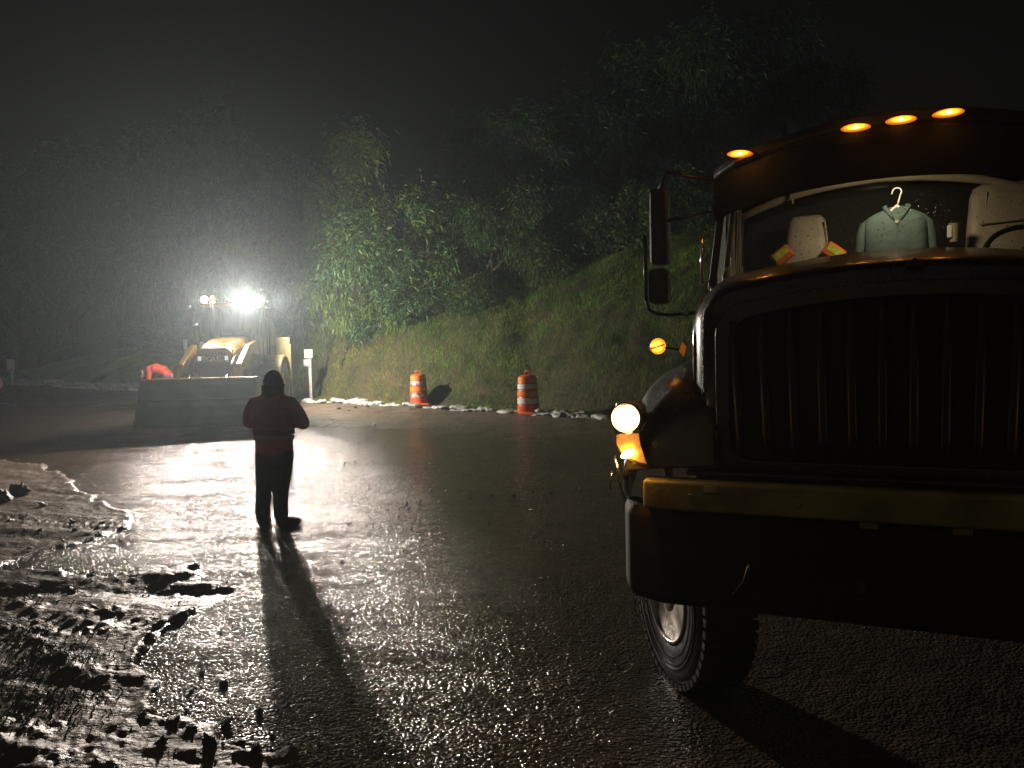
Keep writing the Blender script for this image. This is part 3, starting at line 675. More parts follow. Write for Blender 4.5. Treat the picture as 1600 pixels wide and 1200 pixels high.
    for i in range(NN):
        for j in range(8):
            a = 2*PI*i/NN; q = 2*PI*j/8; v = Vector(((.235+.017*math.cos(q))*math.cos(a), .017*math.sin(q), (.235+.017*math.cos(q))*math.sin(a)))
            vs.append(Mx @ v); fs.append((i*8+j, i*8+(j+1) % 8, ((i+1) % NN)*8+(j+1) % 8, ((i+1) % NN)*8+j))
    b.add(vs, fs); b.tube([Mx @ Vector((-.23, 0, 0)), Mx @ Vector((.23, 0, 0))], .014, 8).cap(Mx @ Vector((0, .03, 0)), .05, Mx @ Vector((0, -.01, 0)), .05, 12)
    b.build('steering_wheel', M['plas'], truck, smooth=True)
    # mirrors
    for sx in (-1, 1):
        def Q(px, py, y=1.6):
            v = T(px, py, y); v.x = -sx*v.x; return v
        ma = empty('mirror', (0, 0, 0)); ma.parent = truck
        p = [Q(1008, 368), Q(1009, 420), Q(1010, 470), Q(1014, 484), Q(1024, 490), Q(1045, 492), Q(1075, 490, 1.5), Q(1090, 488, 1.4)]
        MB().tube(p, .012, 8).build('bracket', M['plas'], ma, smooth=True)
        MB().tube([q+Vector((sx*.009, -.008, 0)) for q in p[:3]], .004, 6).build('bracket_edge', M['chrome'], ma, smooth=True)
        a = Q(1014, 296); c = Q(1044, 412); x0, x1 = sorted((a.x, c.x))
        MB().box(x0, x1, 1.58, 1.72, c.z, a.z).build('main_mirror', M['plas'], ma, bevel=.03, seg=3)
        a = Q(1013, 420); c = Q(1045, 474); x0, x1 = sorted((a.x, c.x))
        MB().box(x0, x1, 1.57, 1.72, c.z, a.z).build('convex_mirror', M['plas'], ma, bevel=.035, seg=4)
        MB().tube([Q(1030, 300), Q(1040, 270), (sx*1.05, 1.85, 3.0)], .014, 8).tube([Q(1040, 345), (sx*1.08, 1.9, 2.8)], .012, 8).build('upper_arm', M['plas'], ma, smooth=True)
    # fuel tank and steps, dump body
    for sx in (-1, 1):
        MB().lathe([(.001, 2.3), (.28, 2.3), (.3, 2.33), (.3, 3.5), (.28, 3.53), (.001, 3.53)], Matrix.Translation((sx*.82, 0, .92)), 24, 'y').build('fuel_tank', M['steel'], truck, smooth=False)
    b = MB().box(-1.2, 1.2, 3.35, 7.6, 1.25, 1.35).box(-1.22, -1.15, 3.35, 7.6, 1.36, 2.7).box(1.15, 1.22, 3.35, 7.6, 1.36, 2.7).box(-1.14, 1.14, 3.35, 3.43, 1.36, 2.9)
    for k in range(7): b.box(-1.27, -1.225, 3.5+k*.62, 3.6+k*.62, 1.36, 2.65); b.box(1.225, 1.27, 3.5+k*.62, 3.6+k*.62, 1.36, 2.65)
    b.build('dump_bed', M['body'], truck, bevel=.01)
    # real lamp inside the cab
    l = bpy.data.lights.new('dome_light', 'AREA'); l.energy = 4; l.size = .18; l.color = (1, .78, .5)
    lo = bpy.data.objects.new('dome_light', l); COL.objects.link(lo); lo.parent = truck; lo.location = (0, 2.05, 2.98); lo.rotation_euler = (R(35), 0, 0)
build_truck()

# things in the cab
def build_cab_things():
    hook = T(1401, 300, 2.4)
    hg = empty('coat_hanger', TW(hook.x, 2.4, hook.z-.012), -TA, label='white plastic coat hanger hooked under the cab headliner', cat='hanger')
    b = MB(); pts = [(-.03, 0, .0)]+[(.002+.028*math.cos(a), 0, .012+.028*math.sin(a)) for a in np.linspace(R(165), R(-40), 10)]+[(.012, 0, -.05), (0, 0, -.09)]
    b.tube(pts, .005, 8); b.tube([(0, 0, -.085), (-.1, 0, -.15), (-.19, 0, -.21)], .006, 6).tube([(0, 0, -.085), (.1, 0, -.15), (.18, 0, -.21)], .006, 6)
    b.tube([(-.03, 0, -.10), (-.025, 0, -.125), (0, -.008, -.135), (.025, 0, -.12), (.03, 0, -.095), (0, 0, -.075), (-.03, 0, -.10)], .005, 6)
    b.tube([(-.19, 0, -.21), (.18, 0, -.21)], .005, 6); b.build('hanger_frame', M['white'], hg, smooth=True)
    c0 = T(1401, 333, 2.4)
    jk = empty('hanging_jacket', TW(c0.x, 2.4, c0.z), -TA, label='teal grey zip jacket hanging in the middle of the cab windscreen', cat='jacket')
    b = MB(); rings = []
    # half widths down the garment
    for (dz, wl, wr, d) in ((.045, .035, .045, .02), (.03, .075, .07, .028), (.0, .14, .135, .035), (-.025, .185, .18, .042), (-.05, .205, .195, .05), (-.12, .20, .19, .06), (-.25, .20, .19, .06), (-.42, .205, .2, .06)):
        ring = []
        for a in np.linspace(0, 2*PI, 33)[:-1]:
            ca, sa = math.cos(a), math.sin(a); w_ = wr if ca > 0 else wl
            x = w_*abs(ca)**.75*(1 if ca > 0 else -1); y = d*abs(sa)**.8*(1 if sa > 0 else -1)
            y += .006*math.sin(x*40+dz*6)*(1 if dz < -.03 else 0)
            ring.append(Vector((x, y, dz-(.05 if (dz > .02 and sa < 0 and abs(x) < .04) else 0))))
        rings.append(ring)
    b.loft(rings)
    b.build('jacket_body', M['cloth'], jk, smooth=True)
    for sx, wx in ((-1, .205), (1, .195)):
        MB().loft([[Vector((sx*(wx+o)+r_*math.cos(a), .035*math.sin(a)+.01, z)) for a in np.linspace(0, 2*PI, 13)[:-1]] for z, o, r_ in ((-.03, -.035, .02), (-.06, -.01, .035), (-.12, .012, .034), (-.2, .02, .033), (-.30, .035, .036), (-.36, .035, .034))]).build('sleeve', M['cloth'], jk, smooth=True)
        MB().tube([(sx*.02, -.045, -.055), (sx*.05, -.04, .0), (sx*.075, -.02, .038), (sx*.06, .03, .055)], [.010, .013, .015, .012], 8).build('collar', M['cloth'], jk, smooth=True)
    MB().box(-.004, .004, -.068, -.060, -.4, -.055).build('zip', M['cloth'], jk)
    MB().box(-.012, .006, -.070, -.062, -.075, -.055).build('zip_tab', M['silver'], jk)
    v = empty('safety_vest', TW(-.5, 2.5, 2.5), -TA, label='orange hi-vis vest with lime tape draped over the passenger seat', cat='vest')
    for sx, o in ((-1, -.175), (1, .20)):
        rot = Matrix.Translation((o, 0, .055)) @ Matrix.Rotation(sx*R(38), 4, 'Y')
        MB().box(-.075, .075, -.005, .06, -.07, .035, rot).build('shoulder_fold', M['vest'], v, bevel=.02, seg=3)
        MB().box(-.055, .06, -.0085, -.0055, -.03, .02, rot).build('tape', M['lime'], v)
    c = T(1491, 362, 2.5)
    bx = empty('paper_cup', TW(c.x, 2.5, c.z-.07), -TA, label='beige paper cup standing beside the driver seat in the cab', cat='cup')
    MB().lathe([(.028, 0), (.036, .11), (.038, .125), (.032, .125), (.001, .12)], None, 20).build('cup_body', M['beige'], bx, smooth=False)
    MB().box(-.045, -.02, -.035, -.015, .03, .11).build('receipt', M['white'], bx)
build_cab_things()

# ------------------------------------------------------------------ backhoe loader
BG = gz(-7.3, 19.5)
def build_loader():
    bh = empty('backhoe_loader', (-7.32, 20.2, BG), R(6.0), label='yellow backhoe loader with raised work lamps and wide front bucket', cat='loader')
    def wheel(x, y, r, wd):
        w_ = empty('wheel', (x, y, r)); w_.parent = bh
        h = wd/2
        t = MB().lathe([(r*.55, -h*.9), (r*.8, -h), (r*.95, -h*.9), (r*.985, -h*.5), (r*.985, h*.5), (r*.95, h*.9), (r*.8, h), (r*.55, h*.9)], None, 36, 'x').build('tyre', M['tyre'], w_, smooth=True)
        b = MB()
        for k in range(20):
            for s_ in (-1, 1):
                b.box(*sorted((s_*.02, s_*h)), -.03, .03, r*.96, r*1.03, Matrix.Rotation(2*PI*k/20+(.15 if s_ > 0 else 0), 4, 'X') @ Matrix.Rotation(s_*.35, 4, 'Z'))
        b.build('tread', M['tyre'], t)
        MB().lathe([(r*.56, -h*.7), (r*.5, -h*.5), (r*.2, -h*.25), (r*.18, 0), (r*.2, h*.25), (r*.5, h*.5), (r*.56, h*.7)], None, 28, 'x').build('rim', M['mach'], w_, smooth=True)
    for sx in (-1, 1): wheel(sx*.82, -1.35, .48, .34); wheel(sx*.92, .95, .76, .46)
    MB().box(-.3, .3, -1.9, 2.0, .55, .95).box(-.8, .8, -1.42, -1.28, .42, .56).build('chassis', M['steel'], bh, bevel=.02)
    # bonnet: sloping, with dark grille face
    b = MB(); rows = []
    for y, hw, zt in ((-1.78, .38, 1.70), (-1.72, .41, 1.80), (-1.45, .44, 1.90), (-.8, .47, 2.02), (-.05, .49, 2.10)):
        rows.append([Vector((-hw, y, 1.0)), Vector((-hw-.02, y, zt-.16)), Vector((-hw*.72, y, zt)), Vector((hw*.72, y, zt)), Vector((hw+.02, y, zt-.16)), Vector((hw, y, 1.0))])
    b.loft(rows); bon = b.build('bonnet', M['mach'], bh, bevel=.02)
    g = MB().prism([(-.36, .95), (-.38, 1.50), (-.30, 1.60), (.30, 1.60), (.38, 1.50), (.36, .95)], lambda x, z: Vector((x, -1.83, z)), lambda x, z: Vector((x, -1.785, z))).build('grille', M['plas'], bh, bevel=.01)
    for k in range(6): MB().box(-.33, .33, -1.845, -1.832, 1.0+k*.06, 1.025+k*.06).build('grille_slat', M['steel'], g)
    MB().box(-.37, .37, -1.85, -1.80, 1.46, 1.64).build('badge_panel', mat('polished_badge_panel', (.30, .28, .25), .25, metal=.6, rvar=.1), g, bevel=.008)
    cu = bpy.data.curves.new('badge_lettering', 'FONT'); cu.body = 'CAT'; cu.size = .15; cu.extrude = .006; cu.align_x = 'CENTER'; cu.offset = .004
    tmp_ = bpy.data.objects.new('tmp', cu); COL.objects.link(tmp_); bpy.context.view_layer.update(); lm = bpy.data.meshes.new_from_object(tmp_.evaluated_get(bpy.context.evaluated_depsgraph_get())); bpy.data.objects.remove(tmp_); to = bpy.data.objects.new('badge_lettering', lm); COL.objects.link(to); to.parent = g; to.location = (.0, -1.856, 1.49); to.rotation_euler = (PI/2, 0, 0); lm.materials.clear(); lm.materials.append(M['whsheet'])
    for k in range(9): MB().box(-.30+k*.072, -.262+k*.072, -1.785, -1.775, 1.665, 1.70).build('louvre', M['whsheet'], bon)
    for sx in (-1, 1):
        MB().box(*sorted((sx*.27, sx*.35)), -1.862, -1.852, 1.50, 1.60).build('front_lamp', M['workdim'], g, bevel=.006)
        MB().box(*sorted((sx*.40, sx*.42)), -1.70, -.3, 1.35, 1.75).build('side_grille', M['plas'], bh)
    # exhaust stack, beacon pole
    MB().tube([(-.62, -.95, 1.2), (-.62, -.95, 2.30), (-.64, -1.0, 2.38)], .075, 14).build('exhaust_stack', M['plas'], bh, smooth=True)
    MB().tube([(-.54, -.98, 1.9), (-.54, -.98, 2.42), (-.62, -.98, 2.43)], .012, 6).build('stack_rod', M['chrome'], bh)
    pl = MB().tube([(-.34, -.35, 2.06), (-.36, -.3, 2.98)], .03, 10).tube([(-.43, -.3, 2.2), (-.44, -.28, 2.98)], .012, 6).build('beacon_pole', M['steel'], bh, smooth=True)
    MB().cap((-.34, -.35, 2.03), .06, (-.34, -.35, 2.08), .04, 12, 2).build('pole_foot', M['plas'], pl)
    be = MB().lathe([(.001, 0), (.06, 0), (.065, .04), (.06, .13), (.035, .165), (.001, .17)], Matrix.Translation((-.37, -.3, 3.0)), 20).build('beacon', M['amber'], pl, smooth=True)
    MB().cap((-.37, -.37, 3.06), .03, (-.37, -.37, 3.10), .03, 10, 3).build('beacon_bulb', M['amberhot'], be, smooth=True)
    # cab: frame, roof, glass, seat
    cabf = MB()
    for sx in (-1, 1):
        cabf.bar((sx*.66, .05, 1.35), (sx*.64, .12, 2.88), .09, .08).bar((sx*.66, 1.35, 1.35), (sx*.64, 1.3, 2.88), .1, .1).bar((sx*.65, .7, 1.35), (sx*.64, .7, 2.88), .06, .06)
        cabf.bar((sx*.66, .05, 1.35), (sx*.66, 1.35, 1.35), .08, .08)
    cabf.box(-.66, .66, .0, .08, 1.30, 1.42).box(-.64, .64, .1, 1.3, 1.0, 1.3)
    cabf.build('cab_frame', M['plas'], bh, bevel=.01)
    MB().loft([[Vector((-.74, y, z-.04)), Vector((-.66, y, z+.06)), Vector((.66, y, z+.06)), Vector((.74, y, z-.04))] for y, z in ((-.12, 2.92), (.1, 2.95), (1.4, 2.95), (1.5, 2.92))]).build('cab_roof', M['mach'], bh, bevel=.015)
    MB().box(-.60, .60, .085, .093, 1.45, 2.86).build('front_window', M['glass'], bh)
    MB().box(-.60, .60, 1.335, 1.343, 1.45, 2.86).build('rear_window', M['glass'], bh)
    for sx in (-1, 1): MB().box(*sorted((sx*.648, sx*.654)), .12, 1.28, 1.42, 2.86).build('side_window', M['glass'], bh)
    MB().box(-.25, .25, .7, 1.15, 1.3, 1.7).box(-.24, .24, 1.05, 1.17, 1.7, 2.3).build('driver_seat', M['dark'], bh, bevel=.05)
    MB().lathe([(.16, 0), (.18, 0), (.18, .02), (.16, .02)], Matrix.Translation((0, .5, 1.9)) @ Matrix.Rotation(R(-30), 4, 'X'), 20).build('steering_wheel', M['plas'], bh)
    # mirrors
    for sx in (-1, 1):
        m_ = MB().tube([(sx*.68, .0, 2.75), (sx*1.0, -.12, 2.80), (sx*1.02, -.12, 2.6)], .012, 6).build('mirror_arm', M['chrome'], bh)
        MB().box(sx*1.02-.08, sx*1.02+.08, -.15, -.11, 2.55, 2.82).build('mirror', M['chrome'], m_, bevel=.01)
    # fenders over rear wheels, stabiliser panel
    for sx in (-1, 1):
        b = MB(); rows = []
        for a in np.linspace(R(20), R(165), 9):
            y = .95-math.cos(a)*.86; z = .74+math.sin(a)*.86
            rows.append([Vector((sx*x, y, z+dz)) for x, dz in ((.66, 0), (1.16, 0), (1.18, -.05), (1.15, -.03), (.66, -.03))])
        b.loft(rows); b.build('rear_fender', M['dimyel'], bh, bevel=.01)
        MB().box(*sorted((sx*.98, sx*1.16)), 1.9, 2.05, .35, 1.9).build('stabiliser', M['dimyel'], bh, bevel=.02)
        MB().box(*sorted((sx*.66, sx*.90)), -.1, .35, .6, 1.0).build('step_box', M['plas'], bh, bevel=.02)
    # folded rear boom
    MB().bar((.1, 2.0, .8), (.35, 2.6, 2.9), .25, .3).bar((.35, 2.6, 2.9), (.5, 3.2, 1.5), .2, .25).build('rear_boom', M['mach'], bh, bevel=.02)
    MB().box(.70, 1.12, 1.95, 2.1, 1.0, 2.1).build('rear_panel', M['dimyel'], bh, bevel=.02)
    # loader arms
    for sx in (-1, 1):
        a = MB().prism([(-.1, 1.62), (-.4, 1.98), (-1.25, 1.86), (-2.15, 1.42), (-2.66, .66), (-2.54, .56), (-2.0, 1.16), (-1.2, 1.60), (-.5, 1.70)], lambda y, z: Vector((sx*.60, y, z)), lambda y, z: Vector((sx*.72, y, z)))
        a.build('loader_arm', M['mach'], bh, bevel=.012)
        MB().tube([(sx*.55, -.5, 1.0), (sx*.55, -1.3, 1.25)], .055, 10).build('lift_cylinder', M['plas'], bh, smooth=True)
        MB().tube([(sx*.55, -1.25, 1.235), (sx*.58, -1.9, 1.42)], .028, 10).build('lift_rod', M['chrome'], bh, smooth=True)
        MB().tube([(sx*.42, -1.5, 1.62), (sx*.42, -2.2, 1.2)], .05, 10).build('tilt_cylinder', M['plas'], bh, smooth=True)
        MB().tube([(sx*.42, -2.2, 1.2), (sx*.42, -2.62, .95)], .026, 8).build('tilt_rod', M['chrome'], bh, smooth=True)
    MB().tube([(-.6, -1.6, 1.38), (.6, -1.6, 1.38)], .07, 10).build('arm_cross_tube', M['mach'], bh)
    # bucket: curved shell open towards the front
    prof = [(-3.55, .10), (-3.2, .06), (-2.9, .10), (-2.74, .25), (-2.68, .48), (-2.72, .74), (-2.84, .96), (-3.0, 1.08)]
    outer = [(y+.03, z-.03) if z < .3 else (y+.035, z) for y, z in prof[::-1]]
    bk = MB().prism(prof+outer, lambda y, z: Vector((-1.23, y, z)), lambda y, z: Vector((1.23, y, z))).build('bucket', M['blade'], bh)
    for sx in (-1, 1):
        MB().prism([(-3.57, .08), (-2.9, .04), (-2.66, .25), (-2.62, .5), (-2.7, .8), (-2.82, 1.02), (-3.02, 1.12), (-3.1, 1.06), (-3.18, .7), (-3.4, .35)], lambda y, z: Vector((sx*1.235, y, z)), lambda y, z: Vector((sx*1.27, y, z))).build('side_plate', M['blade'], bk, bevel=.004)
    MB().box(-1.27, 1.27, -3.64, -3.5, .07, .095).build('cutting_edge', M['steel'], bk, bevel=.004)
    MB().box(-1.25, 1.25, -3.03, -2.95, 1.085, 1.125).build('lit_top_lip', M['mach'], bk, bevel=.008)  # yellow rail, lamp light along the bucket edge put into its colour
    MB().box(-.05, .05, -3.06, -2.98, 1.06, 1.135).build('lip_badge', M['chrome'], bk, bevel=.004)
    MB().box(-1.2, 1.2, -2.80, -2.745, .60, .63, ).build('weld_bead', M['steel'], bk)
    # work lamps: housings, lenses and the light they give
    def lamp(x, y, z, rr_, mt, e, name='work_lamp', glow=True):
        h = MB().lathe([(rr_*.5, .12), (rr_*1.05, .03), (rr_*1.12, -.02), (rr_*1.05, -.03), (rr_*.9, -.005)], Matrix.Translation((x, y, z)), 20, 'y').build(name, M['plas'], bh, smooth=True)
        MB().lathe([(.001, -.03), (rr_*.6, -.022), (rr_, -.004), (.001, 0)], Matrix.Translation((x, y, z)), 20, 'y').build('lens', mt, h, smooth=True)
        MB().bar((x, y+.05, z-.05), (x, y+.1, z-.14), .03, .03).build('lamp_bracket', M['plas'], h)
        if e:
            l = bpy.data.lights.new('work_light', 'SPOT'); l.energy = e; l.shadow_soft_size = .07; l.color = (1, .86, .74); l.spot_size = R(88); l.spot_blend = 1
            lo = bpy.data.objects.new('work_light', l); COL.objects.link(lo); lo.parent = bh; lo.location = (x, y-.16, z); lo.rotation_euler = (R(80), 0, PI)
    def side_lamp(x, y, z, ang, e, spread):
        # work lamp on the roof edge turned away from the camera; ang = heading from +x
        Mr = Matrix.Translation((x, y, z)) @ Matrix.Rotation(ang, 4, 'Z')
        h = MB().lathe([(.05, -.12), (.10, -.03), (.112, .02), (.105, .03), (.09, .005)], Mr, 20, 'x').build('work_lamp', M['plas'], bh, smooth=True)
        MB().lathe([(.001, .03), (.06, .022), (.10, .004), (.001, 0)], Mr, 20, 'x').build('lens', M['work2'], h, smooth=True)
        l = bpy.data.lights.new('work_light', 'SPOT'); l.energy = e; l.shadow_soft_size = .08; l.color = (1, .92, .80); l.spot_size = spread; l.spot_blend = .4
        lo = bpy.data.objects.new('work_light', l); COL.objects.link(lo); lo.parent = bh; lo.location = (x+.16*math.cos(ang), y+.16*math.sin(ang), z); lo.rotation_euler = (R(86), 0, ang-PI/2)
    side_lamp(.80, .25, 3.06, R(14), P_SIDE, R(168)); side_lamp(-.80, 1.2, 3.06, R(140), P_REAR, R(165)); side_lamp(-.80, .25, 3.02, R(165), 700, R(150))
    lamp(.47, -.22, 3.04, .145, M['work'], P_LAMP_R*.82); lamp(.75, -.20, 3.05, .105, M['work'], P_LAMP_R*.18)  # smaller outer lamp added to widen the glare
    lamp(-.60, -.22, 3.06, .09, M['work2'], P_LAMP_L)
    lamp(-1.0, -.1, 2.9, .035, M['workdim'], 0, 'marker_lamp'); lamp(.95, -.1, 3.0, .035, M['workdim'], 0, 'marker_lamp')
build_loader()

# ------------------------------------------------------------------ people
def make_person(loc, rz, label, coat, legs, hat=True, face_away=True, parts=None):
    return tag(empty('person', loc, rz), label, 'person')

def hand(b, w_, d, s=1):
    """palm with five bent fingers; d = pointing direction"""
    w_ = Vector(w_); d = Vector(d).normalized(); side = d.cross(Vector((0, 0, 1))).normalized(); dn = d.cross(side)
    b.cap(w_, .028*s, w_+d*.07*s, .03*s, 8, 3)
    for k, L in enumerate((.072, .08, .075, .06)):
        r0 = w_+d*.085*s+side*(.030-.02*k)*s; r1 = r0+d*L*.5*s+dn*.012*s; r2 = r1+d*L*.35*s+dn*.03*s
        b.cap(r0, .0095*s, r1, .009*s, 7, 2).cap(r1, .009*s, r2, .008*s, 7, 2)
    r0 = w_+d*.03*s+side*.03*s; r1 = r0+d*.03*s+side*.03*s; b.cap(r0, .012*s, r1, .010*s, 7, 2).cap(r1, .010*s, r1+d*.03*s+dn*.01, .009*s, 7, 2)

def face(b, c, fy, s=1):
    """head centred at c, facing fy (unit vector)"""
    c = Vector(c); f = Vector(fy).normalized(); sd = f.cross(Vector((0, 0, 1))).normalized(); up = Vector((0, 0, 1))
    b.cap(c+up*.02*s, .088*s, c-up*.03*s+f*.015*s, .074*s, 14, 5)
    b.cap(c-up*.075*s+f*.045*s, .034*s, c-up*.085*s+f*.05*s, .03*s, 8, 3)            # chin
    b.cap(c+f*.082*s+up*.01*s, .011*s, c+f*.105*s-up*.022*s, .015*s, 8, 3)          # nose
    b.cap(c+f*.088*s-up*.052*s+sd*.02*s, .007*s, c+f*.088*s-up*.052*s-sd*.02*s, .007*s, 7, 2)   # mouth
    for q in (-1, 1):
        b.cap(c+sd*q*.085*s-f*.005*s+up*.015*s, .016*s, c+sd*q*.086*s-f*.01*s-up*.02*s, .012*s, 7, 2)      # ears
        b.cap(c+f*.078*s+sd*q*.032*s+up*.012*s, .013*s, c+f*.079*s+sd*q*.034*s+up*.012*s, .013*s, 7, 2)   # eyes

def main_person():
    px_, py_ = -2.62, 8.38; g = gz(px_, py_)
    # local axes: x picture-right, y away from the camera
    p = empty('person', (px_, py_, g-.005), R(-2), label='person in dark red work jacket and hat standing with back turned on the wet road', cat='person')
    b = MB()
    b.chain([((0, .02, .86), .11), ((0, .02, 1.05), .095), ((0, .02, 1.25), .095), ((0, .02, 1.34), .09)])
    b.cap((-.10, 0.01, 1.36), .075, (.10, 0.01, 1.36), .075).cap((0, .01, 1.42), .06, (0, .02, 1.52), .055)
    face(b, (0, .03, 1.60), (0, 1, -.35))
    for sx, el, wr in ((-1, (-.285, .06, 1.16), (-.10, .24, 1.17)), (1, (.31, .05, 1.15), (.12, .24, 1.17))):
        b.chain([((sx*.18, 0, 1.38), .065), (el, .045), (wr, .03)], 10)
        hand(b, wr, (-sx*.5, .6, .1))
    b.chain([((-.09, 0, .84), .09), ((-.12, -.02, .46), .062), ((-.145, .03, .09), .042)]).cap((-.145, .03, .05), .045, (-.15, -.1+.25, .04), .04)
    b.chain([((.08, 0, .84), .09), ((.05, -.0, .46), .062), ((.045, .04, .09), .042)]).cap((.05, .03, .05), .045, (.13, .1, .04), .04)
    body = b.build('body', M['skin'], p, remesh=.012, sm=1)
    # trousers, baggy
    b = MB()
    b.cap((-.075, 0, .87), .125, (.075, 0, .87), .125, 14).cap((-.08, 0, .74), .118, (.08, 0, .74), .115, 14)
    b.chain([((-.095, 0, .80), .118), ((-.115, -.01, .60), .098), ((-.13, -.01, .42), .082), ((-.15, 0, .25), .082), ((-.155, .0, .13), .078)], 14)
    b.cap((-.155, .0, .19), .085, (-.15, 0, .15), .08, 14)
    b.chain([((.095, 0, .80), .118), ((.085, 0, .60), .098), ((.055, 0, .42), .086), ((.045, .01, .25), .078), ((.045, .01, .14), .08)], 14)
    b.cap((.075, 0, .36), .055, (.05, 0, .28), .07, 12).cap((-.13, 0, .33), .08, (-.17, 0, .26), .062, 12)
    b.build('trousers', M['trou'], p, remesh=.014, sm=2)
    # jacket
    b = MB()
    b.cap((-.07, 0, .88), .135, (.07, 0, .88), .135, 14).cap((-.085, 0, .95), .12, (.085, 0, .95), .12, 14)
    b.cap((-.10, 0, 1.10), .13, (.10, 0, 1.10), .13, 14).cap((-.115, 0, 1.25), .125, (.115, 0, 1.25), .125, 14).cap((-.12, 0, 1.35), .11, (.12, 0, 1.35), .11, 14)
    b.cap((-.07, 0, 1.43), .07, (.07, 0, 1.43), .07, 12).cap((0, 0, 1.44), .075, (0, 0, 1.50), .07, 12)
    b.chain([((-.19, 0, 1.36), .085), ((-.255, .02, 1.26), .08), ((-.285, .05, 1.16), .072), ((-.18, .18, 1.15), .058), ((-.13, .22, 1.165), .048)], 14)
    b.chain([((.19, 0, 1.36), .085), ((.265, .02, 1.25), .08), ((.31, .05, 1.14), .075), ((.2, .17, 1.14), .058), ((.14, .22, 1.16), .048)], 14)
    j = b.build('jacket', M['jack'], p, remesh=.014, sm=2)
    for z, w_ in ((1.055, .233), (.995, .224)):
        MB().loft([[Vector((w_*math.cos(a)*1.0, .142*math.sin(a), z+dz)) for a in np.linspace(0, 2*PI, 33)[:-1]] for dz in (-.022, .022)], cap=False).build('reflective_band', M['silver'] if z < 1.03 else M['trou'], j, smooth=True)
    # boots
    for pts in ([((-.155, .0, .14), .062), ((-.155, .0, .06), .062), ((-.16, .14, .045), .05)], [((.045, .0, .15), .062), ((.05, .0, .06), .06), ((.17, .06, .048), .05), ((.20, .075, .05), .045)]):
        b = MB().chain(pts, 12); b.build('boot', M['boot'], p, remesh=.012, sm=1)
    b = MB().cap((.19, .07, .085), .03, (.205, .075, .07), .03, 10)
    # hat: crown and drooping brim
    h = MB().lathe([(.001, 1.735), (.03, 1.728), (.062, 1.70), (.092, 1.66), (.108, 1.61), (.114, 1.575), (.128, 1.56), (.126, 1.55), (.10, 1.56), (.001, 1.6)], Matrix.Translation((0, .03, 0)), 32).build('hat', M['hat'], p, smooth=True, disp=.016, dscale=14)
    MB().lathe([(.09, 1.42), (.118, 1.47), (.122, 1.53), (.118, 1.56), (.10, 1.5), (.08, 1.42)], Matrix.Translation((0, .02, 0)), 24).build('neck_flap', M['hat'], p, smooth=True, disp=.012, dscale=12)
main_person()

